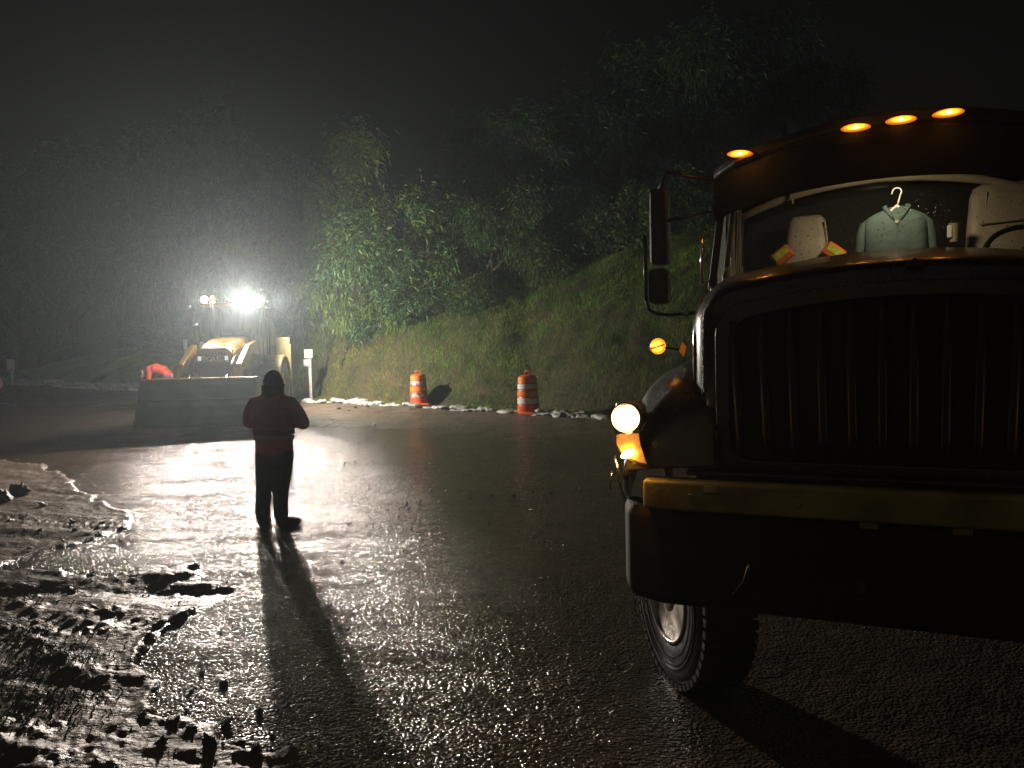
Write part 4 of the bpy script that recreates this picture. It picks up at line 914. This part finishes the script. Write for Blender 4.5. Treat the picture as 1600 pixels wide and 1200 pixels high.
def side_people():
    x, y = -13.72, 20.1; g = gz(x, y)
    p = empty('person', (x, y, g), R(20), label='person in dark red jacket and white helmet standing at the far left edge', cat='person')
    b = MB(); b.chain([((0, 0, .9), .13), ((0, 0, 1.2), .13), ((0, 0, 1.4), .11), ((0, 0, 1.52), .05)]); face(b, (0, -.02, 1.62), (.2, -1, 0))
    for sx in (-1, 1):
        b.chain([((sx*.18, 0, 1.4), .06), ((sx*.25, .02, 1.15), .045), ((sx*.22, -.1, .93), .035)]); hand(b, (sx*.22, -.1, .9), (0, -.4, -1))
        b.chain([((sx*.1, 0, .85), .09), ((sx*.12, -.02, .47), .06), ((sx*.13, .02, .1), .04)]).cap((sx*.13, 0, .05), .045, (sx*.15, -.15, .04), .04)
    b.build('body', M['skin'], p, remesh=.016, sm=1)
    b = MB().cap((-.07, 0, .82), .13, (.07, 0, .82), .13, 12)
    for sx in (-1, 1): b.chain([((sx*.1, 0, .8), .11), ((sx*.12, -.02, .45), .085), ((sx*.13, 0, .12), .075)], 12)
    b.build('trousers', M['trou'], p, remesh=.02, sm=1)
    b = MB().cap((-.08, 0, .92), .125, (.08, 0, .92), .125, 12).cap((-.1, 0, 1.15), .13, (.1, 0, 1.15), .13, 12).cap((-.12, 0, 1.36), .11, (.12, 0, 1.36), .11, 12)
    for sx in (-1, 1): b.chain([((sx*.19, 0, 1.38), .085), ((sx*.27, .02, 1.15), .07), ((sx*.23, -.09, .96), .05)], 12)
    b.build('jacket', M['maroon'], p, remesh=.02, sm=1)
    MB().lathe([(.001, 1.76), (.07, 1.745), (.11, 1.69), (.12, 1.64), (.15, 1.635), (.11, 1.63), (.001, 1.63)], Matrix.Translation((0, -.02, 0)), 20).build('helmet', M['white'], p, smooth=True)
    for sx in (-1, 1): MB().chain([((sx*.13, .02, .12), .06), ((sx*.13, 0, .055), .055), ((sx*.15, -.15, .045), .045)], 10).build('boot', M['boot'], p, remesh=.016)
    # worker bending over behind the bucket
    x, y = -10.25, 22.4; g = gz(x, y)
    p = empty('person', (x, y, g), R(8), label='worker in bright red orange jacket bending over beside the loader bucket', cat='person')
    hip = (.22, 0, .98); sh = (-.26, -.02, 1.16)
    b = MB().chain([(hip, .13), ((0, 0, 1.1), .12), (sh, .11), ((-.36, -.02, 1.10), .055)]); face(b, (-.47, -.03, 1.06), (-.6, -.1, -.8))
    for sy in (-1, 1):
        b.chain([((-.24, sy*.18, 1.12), .055), ((-.26, sy*.22, .85), .045), ((-.36, sy*.16, .62), .032)]); hand(b, (-.37, sy*.15, .6), (-.3, 0, -1))
        b.chain([((.2, sy*.1, .92), .09), ((.12, sy*.13, .5), .06), ((.2, sy*.14, .09), .042)]).cap((.2, sy*.14, .05), .045, (.06, sy*.15, .04), .04)
    b.build('body', M['skin'], p, remesh=.016, sm=1)
    b = MB().cap((.2, -.08, .95), .13, (.2, .08, .95), .13, 12)
    for sy in (-1, 1): b.chain([((.2, sy*.1, .9), .11), ((.12, sy*.13, .5), .085), ((.2, sy*.14, .12), .075)], 12)
    b.build('trousers', M['blue'], p, remesh=.02, sm=1)
    b = MB().cap((.2, -.09, 1.02), .13, (.2, .09, 1.02), .13, 12).cap((.05, -.1, 1.14), .16, (.05, .1, 1.14), .16, 12).cap((-.1, -.12, 1.19), .16, (-.1, .12, 1.19), .16, 12).cap((-.24, -.12, 1.17), .14, (-.24, .12, 1.17), .14, 12)
    for sy in (-1, 1): b.chain([((-.24, sy*.19, 1.14), .08), ((-.26, sy*.23, .87), .07), ((-.34, sy*.18, .68), .05)], 12)
    b.build('jacket', M['vestred'], p, remesh=.02, sm=1)
    MB().lathe([(.001, .10), (.06, .09), (.1, .04), (.108, 0), (.10, -.03), (.001, -.03)], Matrix.Translation((-.49, -.03, 1.10)) @ Matrix.Rotation(R(-100), 4, 'Y'), 18).build('hair', M['hair'], p, smooth=True)
    for sy in (-1, 1): MB().chain([((.2, sy*.14, .12), .06), ((.2, sy*.14, .055), .055), ((.06, sy*.15, .045), .045)], 10).build('boot', M['boot'], p, remesh=.016)
side_people()

# ------------------------------------------------------------------ traffic drums
def drum(x, y, s, lab, tilt, dirty):
    g = gz(x, y)
    d = empty('traffic_drum', (x, y, g-.01), random.random()*6, label=lab, cat='traffic drum', group='orange and white traffic drums on the verge')
    d.rotation_euler = (tilt[0], tilt[1], d.rotation_euler.z); d.scale = (s, s, s)
    zs = [.06, .24, .26, .42, .44, .60, .62, .78, .80, .93, .97]
    rs = [.275, .27, .265, .262, .255, .25, .245, .24, .235, .225, .17]
    MB().lathe([(.001, .05)]+list(zip(rs, zs))+[(.001, .985)], None, 36).build('drum_body', M['orange'], d, smooth=False, bevel=.006)
    MB().lathe([(.001, 0), (.43, 0), (.44, .03), (.40, .06), (.30, .085), (.001, .085)], None, 8).build('rubber_base', M['orange'], d, bevel=.01)
    for z0, z1, r0, r1, mt in ((.80, .92, .240, .232, 'orsheet'), (.64, .76, .249, .246, 'whsheet'), (.46, .585, .258, .254, 'orsheet'), (.28, .41, .269, .265, 'whsheet')):
        m_ = M[mt]
        if dirty and mt == 'whsheet': m_ = DIRTY
        MB().lathe([(r0-.01, z0), (r0+.002, z0), (r1+.002, z1), (r1-.01, z1)], None, 36).build('band', m_, d, smooth=False)
    b = MB().tube([(-.07, 0, .98), (-.065, 0, 1.05), (-.03, 0, 1.08), (.03, 0, 1.08), (.065, 0, 1.05), (.07, 0, .98)], .018, 8)
    b.build('handle', M['orange'], d, smooth=True)
    MB().cap((-.03, 0, 1.09), .022, (-.03, 0, 1.12), .02, 8, 2).build('bolt', M['chrome'], d)
    return d
DIRTY = mat('mud_splashed_sheet', (.42, .2, .14), .5, var=.0)
t_ = DIRTY.node_tree; nz_ = t_.nodes.new('ShaderNodeTexNoise'); nz_.inputs['Scale'].default_value = 6; cr_ = t_.nodes.new('ShaderNodeValToRGB')
cr_.color_ramp.elements[0].position = .47; cr_.color_ramp.elements[0].color = (.32, .05, .02, 1); cr_.color_ramp.elements[1].position = .52; cr_.color_ramp.elements[1].color = (.62, .6, .54, 1)
tc_ = t_.nodes.new('ShaderNodeTexCoord'); t_.links.new(tc_.outputs['Object'], nz_.inputs[0]); t_.links.new(nz_.outputs[0], cr_.inputs[0]); t_.links.new(cr_.outputs[0], t_.nodes['Principled BSDF'].inputs[0])
drum(.40, 18.9, 1.0, 'clean orange drum with white bands, standing nearer the truck', (R(1), R(-1)), False)
drum(-2.67, 22.0, .94, 'mud splashed orange drum, standing farther off near the leafy bank', (R(2), R(1.5)), True)

# ------------------------------------------------------------------ posts and boxes on the verge
def post_sign(x, y, h, lab, boxes, r=.045):
    g = gz(x, y)
    s = empty('marker_post', (x, y, g-.02), R(random.uniform(-6, 6)), label=lab, cat='marker post')
    MB().box(-r, r, -r, r, -.1, h).build('post', M['post'], s, bevel=.006)
    for (cx, z0, z1, hw, mt) in boxes:
        bx = MB().box(cx-hw, cx+hw, -r-.05, -r-.002, z0, z1).build('panel', M[mt], s, bevel=.008)
        MB().box(cx-hw*.8, cx+hw*.8, -r-.055, -r-.0505, z0+(z1-z0)*.1, z0+(z1-z0)*.14).build('panel_edge', M['steel'], bx)
x, y = -6.29, 24.0; post_sign(x, y, 2.02-gz(x, y), 'white wooden post with two box panels beside the loader', [(-.02, 1.76-gz(x, y), 2.03-gz(x, y), .13, 'post'), (-.09, 1.50-gz(x, y), 1.72-gz(x, y), .09, 'silver')])
x, y = -21.85, 33.6; post_sign(x, y, 1.9-gz(x, y), 'pale object marker with a square two part panel at the far left', [(0, 1.38-gz(x, y), 1.92-gz(x, y), .17, 'post')])
x, y = -13.95, 33.0; post_sign(x, y, 2.62-gz(x, y), 'slim white stake standing on the grass slope left of the loader', [(0, 2.2-gz(x, y), 2.62-gz(x, y), .08, 'whsheet')], .05)

# ------------------------------------------------------------------ sandbags
def bag_mesh(i):
    vs = []; fs = []; nu, nv = 22, 12
    for a in range(nu+1):
        u = -1+2*a/nu; w_ = (1-abs(u)**3.2)**.5 if abs(u) < 1 else .0
        w_ = max(w_, .10); pinch = .10*math.exp(-((abs(u)-.93)/.07)**2)
        for b_ in range(nv):
            t = 2*PI*b_/nv; c, s_ = math.cos(t), math.sin(t)
            y = .165*w_*abs(c)**.8*(1 if c > 0 else -1); z = .075*w_*abs(s_)**.8*(1 if s_ > 0 else -1)
            p = Vector((u*.31+(.03 if u > .9 else 0), y, z+.06))
            n_ = mnoise.noise(p*7+Vector((i*9, 0, 0))); n2 = abs(mnoise.noise(Vector((p.x*22, p.y*9, i*4.0))))
            n3 = mnoise.noise(p*19+Vector((i*5, 2, 0))); p.z += n_*.06*w_-n2*.045+n3*.022; p.y += n_*.05+n3*.025; p.x += mnoise.noise(p*5+Vector((0, i*3, 0)))*.04
            vs.append(p)
    for a in range(nu):
        for b_ in range(nv): fs.append((a*nv+b_, a*nv+(b_+1) % nv, (a+1)*nv+(b_+1) % nv, (a+1)*nv+b_))
    fs += [tuple(range(nv))[::-1], tuple(nu*nv+b_ for b_ in range(nv))]
    return MB().add(vs, fs)
def bags():
    protos = [bag_mesh(i).build('sandbag', M['bag'], None, smooth=True) for i in range(7)]
    meshes = [p.data for p in protos]
    for p in protos: bpy.data.objects.remove(p)
    def put(x, y, z, rz, s, lab, grp):
        if 'left' in grp:
            lab = 'pale sandbag in the long row '+('nearest the square marker at the far left' if x < -19.5 else 'halfway between the square marker and the loader bucket' if x < -13.5 else 'just left of the loader bucket')
        else:
            lab = 'torn pale sandbag half sunk in mud, '+('below the white post beside the loader' if x < -5 else 'left of the mud splashed drum' if x < -3 else 'between the two traffic drums' if x < .1 else 'between the clean drum and the truck headlight')
        o = bpy.data.objects.new('sandbag', random.choice(meshes)); COL.objects.link(o)
        o.location = (x, y, z); o.rotation_euler = (R(random.uniform(-14, 14)), R(random.uniform(-10, 10)), rz); o.scale = (s*random.uniform(.85, 1.25), s*random.uniform(.85, 1.1), s*random.uniform(.8, 1.3))
        tag(o, lab, 'sandbag', grp)
    x = -6.9
    while x < 5.5:
        y = np.interp(x, LX, LY)-.15+random.uniform(-.22, .22); rz = math.atan2(np.interp(x+.3, LX, LY)-np.interp(x-.3, LX, LY), .6)+random.uniform(-.5, .5)
        if not (-2.3 < x < -1.6 and random.random() < .6):
            put(x, y, gz(x, y)-random.uniform(.0, .075), rz, random.uniform(.8, 1.05), 'torn pale sandbag half sunk in mud below the grass bank', 'sandbags in the row below the grass bank')
            if random.random() < .25: put(x+.1, y+.05, gz(x+.1, y+.05)+.03, rz+.4, .85, 'torn pale sandbag half sunk in mud below the grass bank', 'sandbags in the row below the grass bank')
        x += random.uniform(.26, .46)
    x = -22.2
    while x < -9.2:
        y = np.interp(x, LX, LY)-.1+random.uniform(-.15, .15); rz = math.atan2(np.interp(x+.3, LX, LY)-np.interp(x-.3, LX, LY), .6)
        for k in range(2):
            put(x+k*.25, y+random.uniform(-.1, .1)+k*.1, gz(x, y)+k*.13-.02, rz+random.uniform(-.25, .25), random.uniform(1.05, 1.25), 'pale sandbag stacked in the long row left of the loader', 'sandbags in the long row left of the loader')
        x += random.uniform(.42, .56)
bags()

# ------------------------------------------------------------------ mud clods, stones, litter
def clods():
    ms = []
    for i in range(6):
        import bmesh
        bm = bmesh.new(); bmesh.ops.create_icosphere(bm, subdivisions=3, radius=1)
        for v in bm.verts:
            n_ = mnoise.fractal(v.co*1.3+Vector((i*7, 0, 0)), .6, 2, 4); v.co *= 1+.75*n_; v.co.z *= .42
        me = bpy.data.meshes.new('mud_clod'); bm.to_mesh(me); bm.free(); me.shade_smooth(); me.materials.append(M['clod']); ms.append(me)
    def put(px, py, s, lab, grp, name='mud_clod', cat='mud clod'):
        p = ray(px, py); t = -CAMH/p.z; q = CP+p*t; z = gz(q.x, q.y)
        o = bpy.data.objects.new(name, random.choice(ms)); COL.objects.link(o); s *= .6 if py < 1000 else .48; o.location = (q.x, q.y, z+s*.1)
        o.rotation_euler = (random.random(), random.random(), random.random()*6); o.scale = (s*random.uniform(.8, 1.3), s*random.uniform(.8, 1.2), s*random.uniform(.8, 1.2)); tag(o, lab, cat, grp)
    for px, py, s in ((350, 1068, .055), (405, 1112, .045), (316, 1052, .04), (352, 1130, .07), (300, 1080, .03), (375, 1160, .06), (330, 1180, .07), (270, 1140, .07), (250, 1175, .08), (390, 1062, .02), (290, 1110, .035), (425, 1150, .03), (300, 1150, .05), (400, 1190, .06)):
        put(px, py, s, 'dark wet mud clod on the shining road near the bottom of the view', 'mud clods on the road in front')
    for px, py, s in ((160, 822, .06), (115, 822, .07), (118, 835, .05), (70, 795, .08), (62, 838, .05), (115, 930, .07), (30, 780, .22), (10, 790, .25), (85, 950, .05), (140, 905, .04), (20, 820, .08), (190, 845, .035), (100, 850, .04), (45, 860, .05), (150, 960, .06), (60, 1000, .08)):
        put(px, py, s, 'dark lump of wet mud on the scraped mud bank at the left', 'mud lumps on the left mud bank')
    for px, py, s in ((634, 791, .05), (637, 795, .04), (655, 787, .04), (673, 770, .035), (768, 778, .04), (803, 778, .035), (537, 733, .04), (554, 731, .03), (600, 712, .03), (530, 660, .10), (556, 659, .08), (575, 658, .07), (585, 683, .06), (700, 777, .025), (735, 782, .03), (545, 662, .05), (450, 905, .03), (534, 881, .03), (730, 775, .03), (860, 775, .03), (905, 770, .03)):
        put(px, py, s, ('dark stone on the road edge just right of the person' if py < 690 else 'small dark stone on the wet road, on the person side of the pale litter' if px < 720 else 'small dark stone on the wet road close to the pale litter'), 'stones on the road right of the person', 'stone', 'stone')
    # fine gravel on the road, uncountable
    n = 5200; th = rng.uniform(-.75, .62, n); rr_ = 2.6*np.exp(rng.uniform(0, 2.0, n)); x = np.sin(th)*rr_; y = np.cos(th)*rr_
    keep = (vn(x*.9+40, y*.9)+.35*vn(x*4, y*4) > .62) & (hill_s(x, y) < -.5); x, y = x[keep], y[keep]; z = height(x, y); n = len(x)
    s = rng.uniform(.0035, .013, n)*(.6+.05*np.hypot(x, y)); base = np.array([[1, 0, 0], [-.5, .87, 0], [-.5, -.87, 0], [0, 0, 1.0], [.1, -.1, -.4]])
    V = np.repeat(base[None], n, 0)*s[:, None, None]*rng.uniform(.6, 1.4, (n, 5, 1)); a = rng.uniform(0, 6.3, n)
    Vx = V[..., 0]*np.cos(a)[:, None]-V[..., 1]*np.sin(a)[:, None]; Vy = V[..., 0]*np.sin(a)[:, None]+V[..., 1]*np.cos(a)[:, None]
    V = np.stack([Vx+x[:, None], Vy+y[:, None], V[..., 2]+z[:, None]+s[:, None]*.25], -1).reshape(-1, 3)
    F = np.array([[0, 1, 3], [1, 2, 3], [2, 0, 3], [1, 0, 4], [2, 1, 4], [0, 2, 4]]); F = (F[None]+np.arange(n)[:, None, None]*5).reshape(-1, 3)
    np_mesh('gravel', V, F, M['clod'], kind='stuff', label='fine wet gravel scattered over the road')
    for (px, py, dx, dy, L) in ((833, 800, .10, -.06, .12), (568, 698, .05, .02, .05)):
        d = ray(px, py); q = CP+d*(-CAMH/d.z); z = gz(q.x, q.y)+.012
        MB().tube([(q.x-dx/2, q.y-dy/2, z), (q.x, q.y, z+.01), (q.x+dx/2, q.y+dy/2, z)], [.004, .007, .003], 6).build('litter_stick', M['white'], None, smooth=True,
              label='pale sliver of litter on the road before the truck wheel' if px > 800 else 'tiny pale sliver of litter on the road past the person', cat='litter')
    for (x, y, s) in ((-.9+.0, 20.2, .08),):
        pass
clods()

# ------------------------------------------------------------------ vegetation
def leaf_cloud(n, rad, size, lobes, long=1.0, droop=0, seed=0):
    """n small folded leaves spread through several overlapping lobes; returns verts, faces, tone"""
    g = np.random.default_rng(seed)
    cen = g.normal(0, .42, (lobes, 3))*np.array([1, .8, .85]); lr = g.uniform(.32, .62, lobes)
    pick = g.integers(0, lobes, n); d = g.normal(size=(n, 3)); d /= np.linalg.norm(d, axis=1)[:, None]
    rr_ = lr[pick]*(g.uniform(.25, 1, n)**.5)*(1+.25*g.normal(size=n))
    P = (cen[pick]+d*rr_[:, None])
    # gaps: drop leaves by noise
    ns = fbm(P[:, 0]*3.1+seed, P[:, 2]*3.1+P[:, 1]*1.7, 3); keep = ns > -.22; P = P[keep]; d = d[keep]; n = len(P)
    P = P*np.array(rad)
    L = size*g.uniform(.6, 1.4, n); W = L*g.uniform(.28, .42, n)/long**.7; L = L*long
    ax = d+g.normal(0, .8, (n, 3)); ax[:, 2] -= .5+droop; ax /= np.linalg.norm(ax, axis=1)[:, None]
    sd = np.cross(ax, g.normal(size=(n, 3))); sd /= np.linalg.norm(sd, axis=1)[:, None]; up = np.cross(ax, sd)
    v0 = P; v1 = P+ax*(L*.5)[:, None]+sd*(W*.5)[:, None]-up*(W*.15)[:, None]; v2 = P+ax*L[:, None]+np.array([0, 0, -1])*(L*.25*(1+droop))[:, None]; v3 = P+ax*(L*.5)[:, None]-sd*(W*.5)[:, None]-up*(W*.15)[:, None]
    V = np.stack([v0, v1, v2, v3], 1).reshape(-1, 3); b = np.arange(n)[:, None]*4
    F = np.concatenate([b+np.array([[0, 1, 2]]), b+np.array([[0, 2, 3]])], 1).reshape(-1, 3)
    tn = g.uniform(.45, 1.5, n)[:, None]*np.array([1, 1, 1])*(1+.3*g.normal(size=(n, 1))*np.array([[1.2, .3, .2]])); tn = np.clip(np.repeat(tn, 2, 0), .1, 2.5)
    return V, F, tn
CR = []
for i in range(5):
    V, F, tn = leaf_cloud(19000, (1, 1, 1), .055 if i < 3 else .068, 9+i, 1.5, .3, 20+i)
    me_o = np_mesh('crown', V, F, M['leaf'] if i % 2 == 0 else M['leafd'], tone=tn); CR.append(me_o.data); bpy.data.objects.remove(me_o)
CF = []
for i in range(2):
    V, F, tn = leaf_cloud(5200, (1, 1, 1), .10, 10+i, 1.3, .2, 70+i)
    me_o = np_mesh('crown', V, F, M['leafd'], tone=tn*.25+.6); CF.append(me_o.data); bpy.data.objects.remove(me_o)
def tree(px, py, hw, hh, dep, lab, grp, i=None, name='tree', cat='tree'):
    """crown centre seen at (px,py), half sizes in pixels of the 1600 wide photograph"""
    c = at(px, py, dep); rx = hw*dep/1200; rz_ = hh*dep/1200
    g = gz(c.x, c.y); base = min(g, c.z-rz_*.3)
    t = empty(name, (c.x, c.y, g), random.random()*6.28, label=lab, cat=cat, group=grp)
    me = random.choice(CF) if dep > 36.5 else CR[i if i is not None else random.randrange(len(CR))]
    o = bpy.data.objects.new('crown', me); COL.objects.link(o); o.parent = t; o.location = (0, 0, c.z-g); o.scale = (rx, rx*.9, rz_)
    b = MB(); H = max(c.z-g, .5)
    b.tube([(0, 0, -.2), (.05*rx, .02, H*.35), (-.04*rx, .05, H*.75), (0, 0, H+rz_*.4)], [.05+.05*rx, .04+.04*rx, .03+.03*rx, .015], 8)
    for k in range(5):
        a = k*1.3+random.random(); z0 = H*random.uniform(.35, .8)
        b.tube([(0, 0, z0), (rx*.3*math.cos(a), rx*.3*math.sin(a), z0+rz_*.3), (rx*.62*math.cos(a+.3), rx*.62*math.sin(a+.3), z0+rz_*.55)], [.035+.015*rx, .025+.01*rx, .008], 6)
    b.build('trunk', M['bark'], t, smooth=True)
BANK = [  # px, py, halfw, halfh, depth, mesh, label
 (520, 292, 104, 102, 25.5, 0, 'tall leafy tree crown rising highest above the lit bank'),
 (470, 350, 62, 90, 25.0, 1, 'leafy tree leaning out directly behind the bright work lamp'),
 (560, 410, 100, 95, 24.5, 2, 'dense leafy bush on top of the bank right of the loader'),
 (455, 440, 60, 60, 25.2, 1, 'small leafy bush right behind the loader cab'),
 (640, 380, 80, 85, 25.5, 0, 'round leafy bush below the gap in the tree line'),
 (690, 400, 85, 95, 24.5, 4, 'broad dark bush left of the grass slope'),
 (650, 470, 80, 60, 23.6, 3, 'low bush overhanging the lit earth bank'),
 (720, 480, 70, 50, 23.8, 2, 'low bush where the bank meets the grass slope'),
 (770, 370, 75, 75, 26.0, 1, 'leafy bush at the top of the grass slope, nearest the dark gap'),
 (840, 400, 70, 55, 26.0, 0, 'spreading bush along the upper edge of the grass'),
 (910, 370, 70, 60, 26.5, 3, 'bush behind the middle of the grass slope'),
 (975, 360, 60, 75, 26.5, 2, 'upright bush near the truck mirror'),
 (1045, 355, 60, 55, 27, 0, 'bush partly hidden by the truck mirror'),
 (1120, 330, 80, 70, 27, 1, 'bush behind the truck cab'),
]
for a in BANK: tree(*a[:4], a[4]+(2.2 if a[0] < 740 else .6), a[6], 'bushes and trees on the bank', a[5], 'leafy_bush', 'bush')
FAR = [(820, 250, 120, 90, 33, 'dim tree high above the grass slope beyond the bushes'), (960, 220, 110, 100, 34, 'dim tree rising behind the truck mirror'), (1080, 170, 120, 110, 34, 'dim tall tree behind the truck cab roof'),
       (700, 320, 80, 60, 32, 'dim tree seen through the gap beyond the bank bushes'), (1230, 150, 120, 100, 36, 'dim tree top above the truck roof')]
for px, py, hw, hh, d, l in FAR: tree(px, py, hw, hh, d, l, 'dim trees on the dark hill at the right')
LEFT = [(30, 470, 80, 70, 43, 'foggy tree at the far left behind the square marker'), (110, 440, 90, 90, 42, 'foggy tree second from the left in the misty line'), (200, 430, 90, 100, 41, 'foggy tree behind the left grass slope'),
        (290, 420, 80, 110, 40, 'foggy tree left of the small work lamp'), (370, 380, 80, 120, 38, 'foggy tree directly behind the loader lamps'), (60, 330, 100, 100, 46, 'tall hazy tree high at the far left'),
        (180, 300, 110, 110, 46, 'tall hazy tree above the left grass slope'), (310, 270, 100, 120, 44, 'tall hazy tree high behind the loader'), (250, 530, 60, 30, 38, 'low misty shrub on the left grass slope'), (60, 540, 60, 30, 40, 'low misty shrub beside the square marker')]
for px, py, hw, hh, d, l in LEFT: tree(px, py, hw, hh, d, l, 'misty trees beyond the left slope')

# drooping long leaved plants in the lamp light
def droopers():
    vs = []
    proto = None
    for k in range(3):
        g = np.random.default_rng(50+k); V = []; F = []; tn = []
        for q in range(260):
            p = g.normal(0, .33, 3)*np.array([1, .6, .7]); a = g.uniform(0, 6.28); L = g.uniform(.22, .5); W = g.uniform(.018, .035)
            dx, dy = math.cos(a), math.sin(a); b = len(V)
            for i in range(4):
                u = i/3; c = p+np.array([dx*L*.5*u, dy*L*.5*u, L*(.25*u-1.0*u*u)]); ww = W*(1-u*.85); V += [c+np.array([-dy*ww, dx*ww, 0]), c-np.array([-dy*ww, dx*ww, 0])]
            for i in range(3): F.append((b+2*i, b+2*i+1, b+2*i+3, b+2*i+2)); tn.append([g.uniform(.6, 1.5)]*3)
        o = np_mesh('foliage', np.array(V), np.array(F), M['leafy'], tone=np.array(tn)); vs.append(o.data); bpy.data.objects.remove(o)
    for px, py, d, s, l in ((545, 475, 25.6, .85, 'long leaved drooping plant brightly lit at the lip of the bank'), (505, 470, 25.4, .8, 'long leaved drooping plant nearest the bright lamp'), (580, 490, 25.4, .75, 'drooping yellow green plant right of the lit patch'),
                            (470, 450, 26, .7, 'drooping plant hanging just above the loader roof'), (530, 505, 25, .7, 'low drooping plant over the yellow lit earth'), (620, 505, 25, .7, 'drooping plant near the top of the bank right of the lit patch')):
        c = at(px, py, d); g = gz(c.x, c.y)
        t = empty('hanging_plant', (c.x, c.y, g), 0, label=l, cat='plant', group='long leaved plants on the bank lip')
        o = bpy.data.objects.new('foliage', random.choice(vs)); COL.objects.link(o); o.parent = t; o.location = (0, 0, c.z-g); o.scale = (s*1.3, s, s)
        MB().tube([(0, 0, -.1), (0, .1, (c.z-g)*.5), (0, 0, c.z-g)], [.03, .025, .01], 6).build('stem', M['bark'], t)
droopers()

def grass():
    n = 620000
    x = rng.uniform(-27, 13, n); s = rng.uniform(0, 1, n)**1.55*14+.02
    y = np.interp(x, LX, LY)+s/.84; 
    cl = fbm(x*.9, y*.9, 4); keep = (s > .02+.45*rng.random(n)) & (cl > -.38+.25*rng.random(n)-.2*(s > 2)); x, y, s = x[keep], y[keep], s[keep]; n = len(x)
    z = height(x, y); far = np.hypot(x, y)
    L = rng.uniform(.05, .16, n)*(.8+.6*(fbm(x*.7, y*.7, 3)+.5)); W = rng.uniform(.003, .0055, n)*(far/20)
    a = rng.uniform(0, 6.28, n); b = rng.uniform(0, 6.28, n); lean = rng.uniform(.2, .9, n)
    dx, dy = np.cos(a)*W, np.sin(a)*W; bx, by = np.cos(b)*L*lean, np.sin(b)*L*lean-.25*L
    v0 = np.stack([x-dx, y-dy, z-.02], 1); v1 = np.stack([x+dx, y+dy, z-.02], 1); v3 = np.stack([x+bx, y+by, z+L*.85-.2*L*lean], 1)
    V = np.stack([v0, v1, v3], 1).reshape(-1, 3); F = np.arange(n*3).reshape(-1, 3)
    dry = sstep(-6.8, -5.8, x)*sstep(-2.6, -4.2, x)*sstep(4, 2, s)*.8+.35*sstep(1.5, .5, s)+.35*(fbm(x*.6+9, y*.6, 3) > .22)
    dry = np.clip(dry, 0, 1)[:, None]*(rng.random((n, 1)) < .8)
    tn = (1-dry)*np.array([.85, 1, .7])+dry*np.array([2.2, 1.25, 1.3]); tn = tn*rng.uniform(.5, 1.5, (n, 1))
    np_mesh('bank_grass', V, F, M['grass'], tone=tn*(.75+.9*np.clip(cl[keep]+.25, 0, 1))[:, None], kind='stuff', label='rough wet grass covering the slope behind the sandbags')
    # tufts on the near mud bank
    V = []; F = []; tn = []
    cs = [(x_, y_) for x_, y_ in ((30, 1030), (45, 1050), (20, 1105), (60, 1100), (15, 945), (90, 1045), (10, 1020), (75, 1130))]
    for cx, cy_ in cs:
        d = ray(cx, cy_); q = CP+d*(-CAMH/d.z)
        for k in range(150):
            x0 = q.x+random.gauss(0, .16); y0 = q.y+random.gauss(0, .13); z0 = gz(x0, y0)
            L = random.uniform(.012, .045); a = random.random()*6.28; w_ = .0028; bx, by = math.cos(a)*L*.8, math.sin(a)*L*.8; i = len(V)
            V += [(x0-w_*math.sin(a), y0+w_*math.cos(a), z0-.01), (x0+w_*math.sin(a), y0-w_*math.cos(a), z0-.01), (x0+bx*.5, y0+by*.5, z0+L*.6), (x0+bx, y0+by, z0+L*.5)]
            F += [(i, i+1, i+2), (i, i+2, i+3)] if False else [(i, i+1, i+2)]; tn.append([random.uniform(.6, 1.4)]*3)
            F.append((i, i+2, i+3)); tn.append(tn[-1])
    np_mesh('grass_tufts', np.array(V), np.array(F), M['grass'], tone=np.array(tn), kind='stuff', label='sparse grass tufts poking out of the near mud bank')
grass()

# ------------------------------------------------------------------ mist
hm = bpy.data.materials.new('night_mist'); hm.use_nodes = True; t = hm.node_tree; t.nodes.clear()
pv = t.nodes.new('ShaderNodeVolumePrincipled'); pv.inputs['Color'].default_value = (.76, .93, 1, 1); pv.inputs['Density'].default_value = HAZE; pv.inputs['Anisotropy'].default_value = .68
o_ = t.nodes.new('ShaderNodeOutputMaterial'); t.links.new(pv.outputs[0], o_.inputs['Volume'])
hz = MB().box(-115, 115, -115, 115, -1.5, 17).build('haze', hm, None, kind='stuff', label='thin night mist over the whole site')
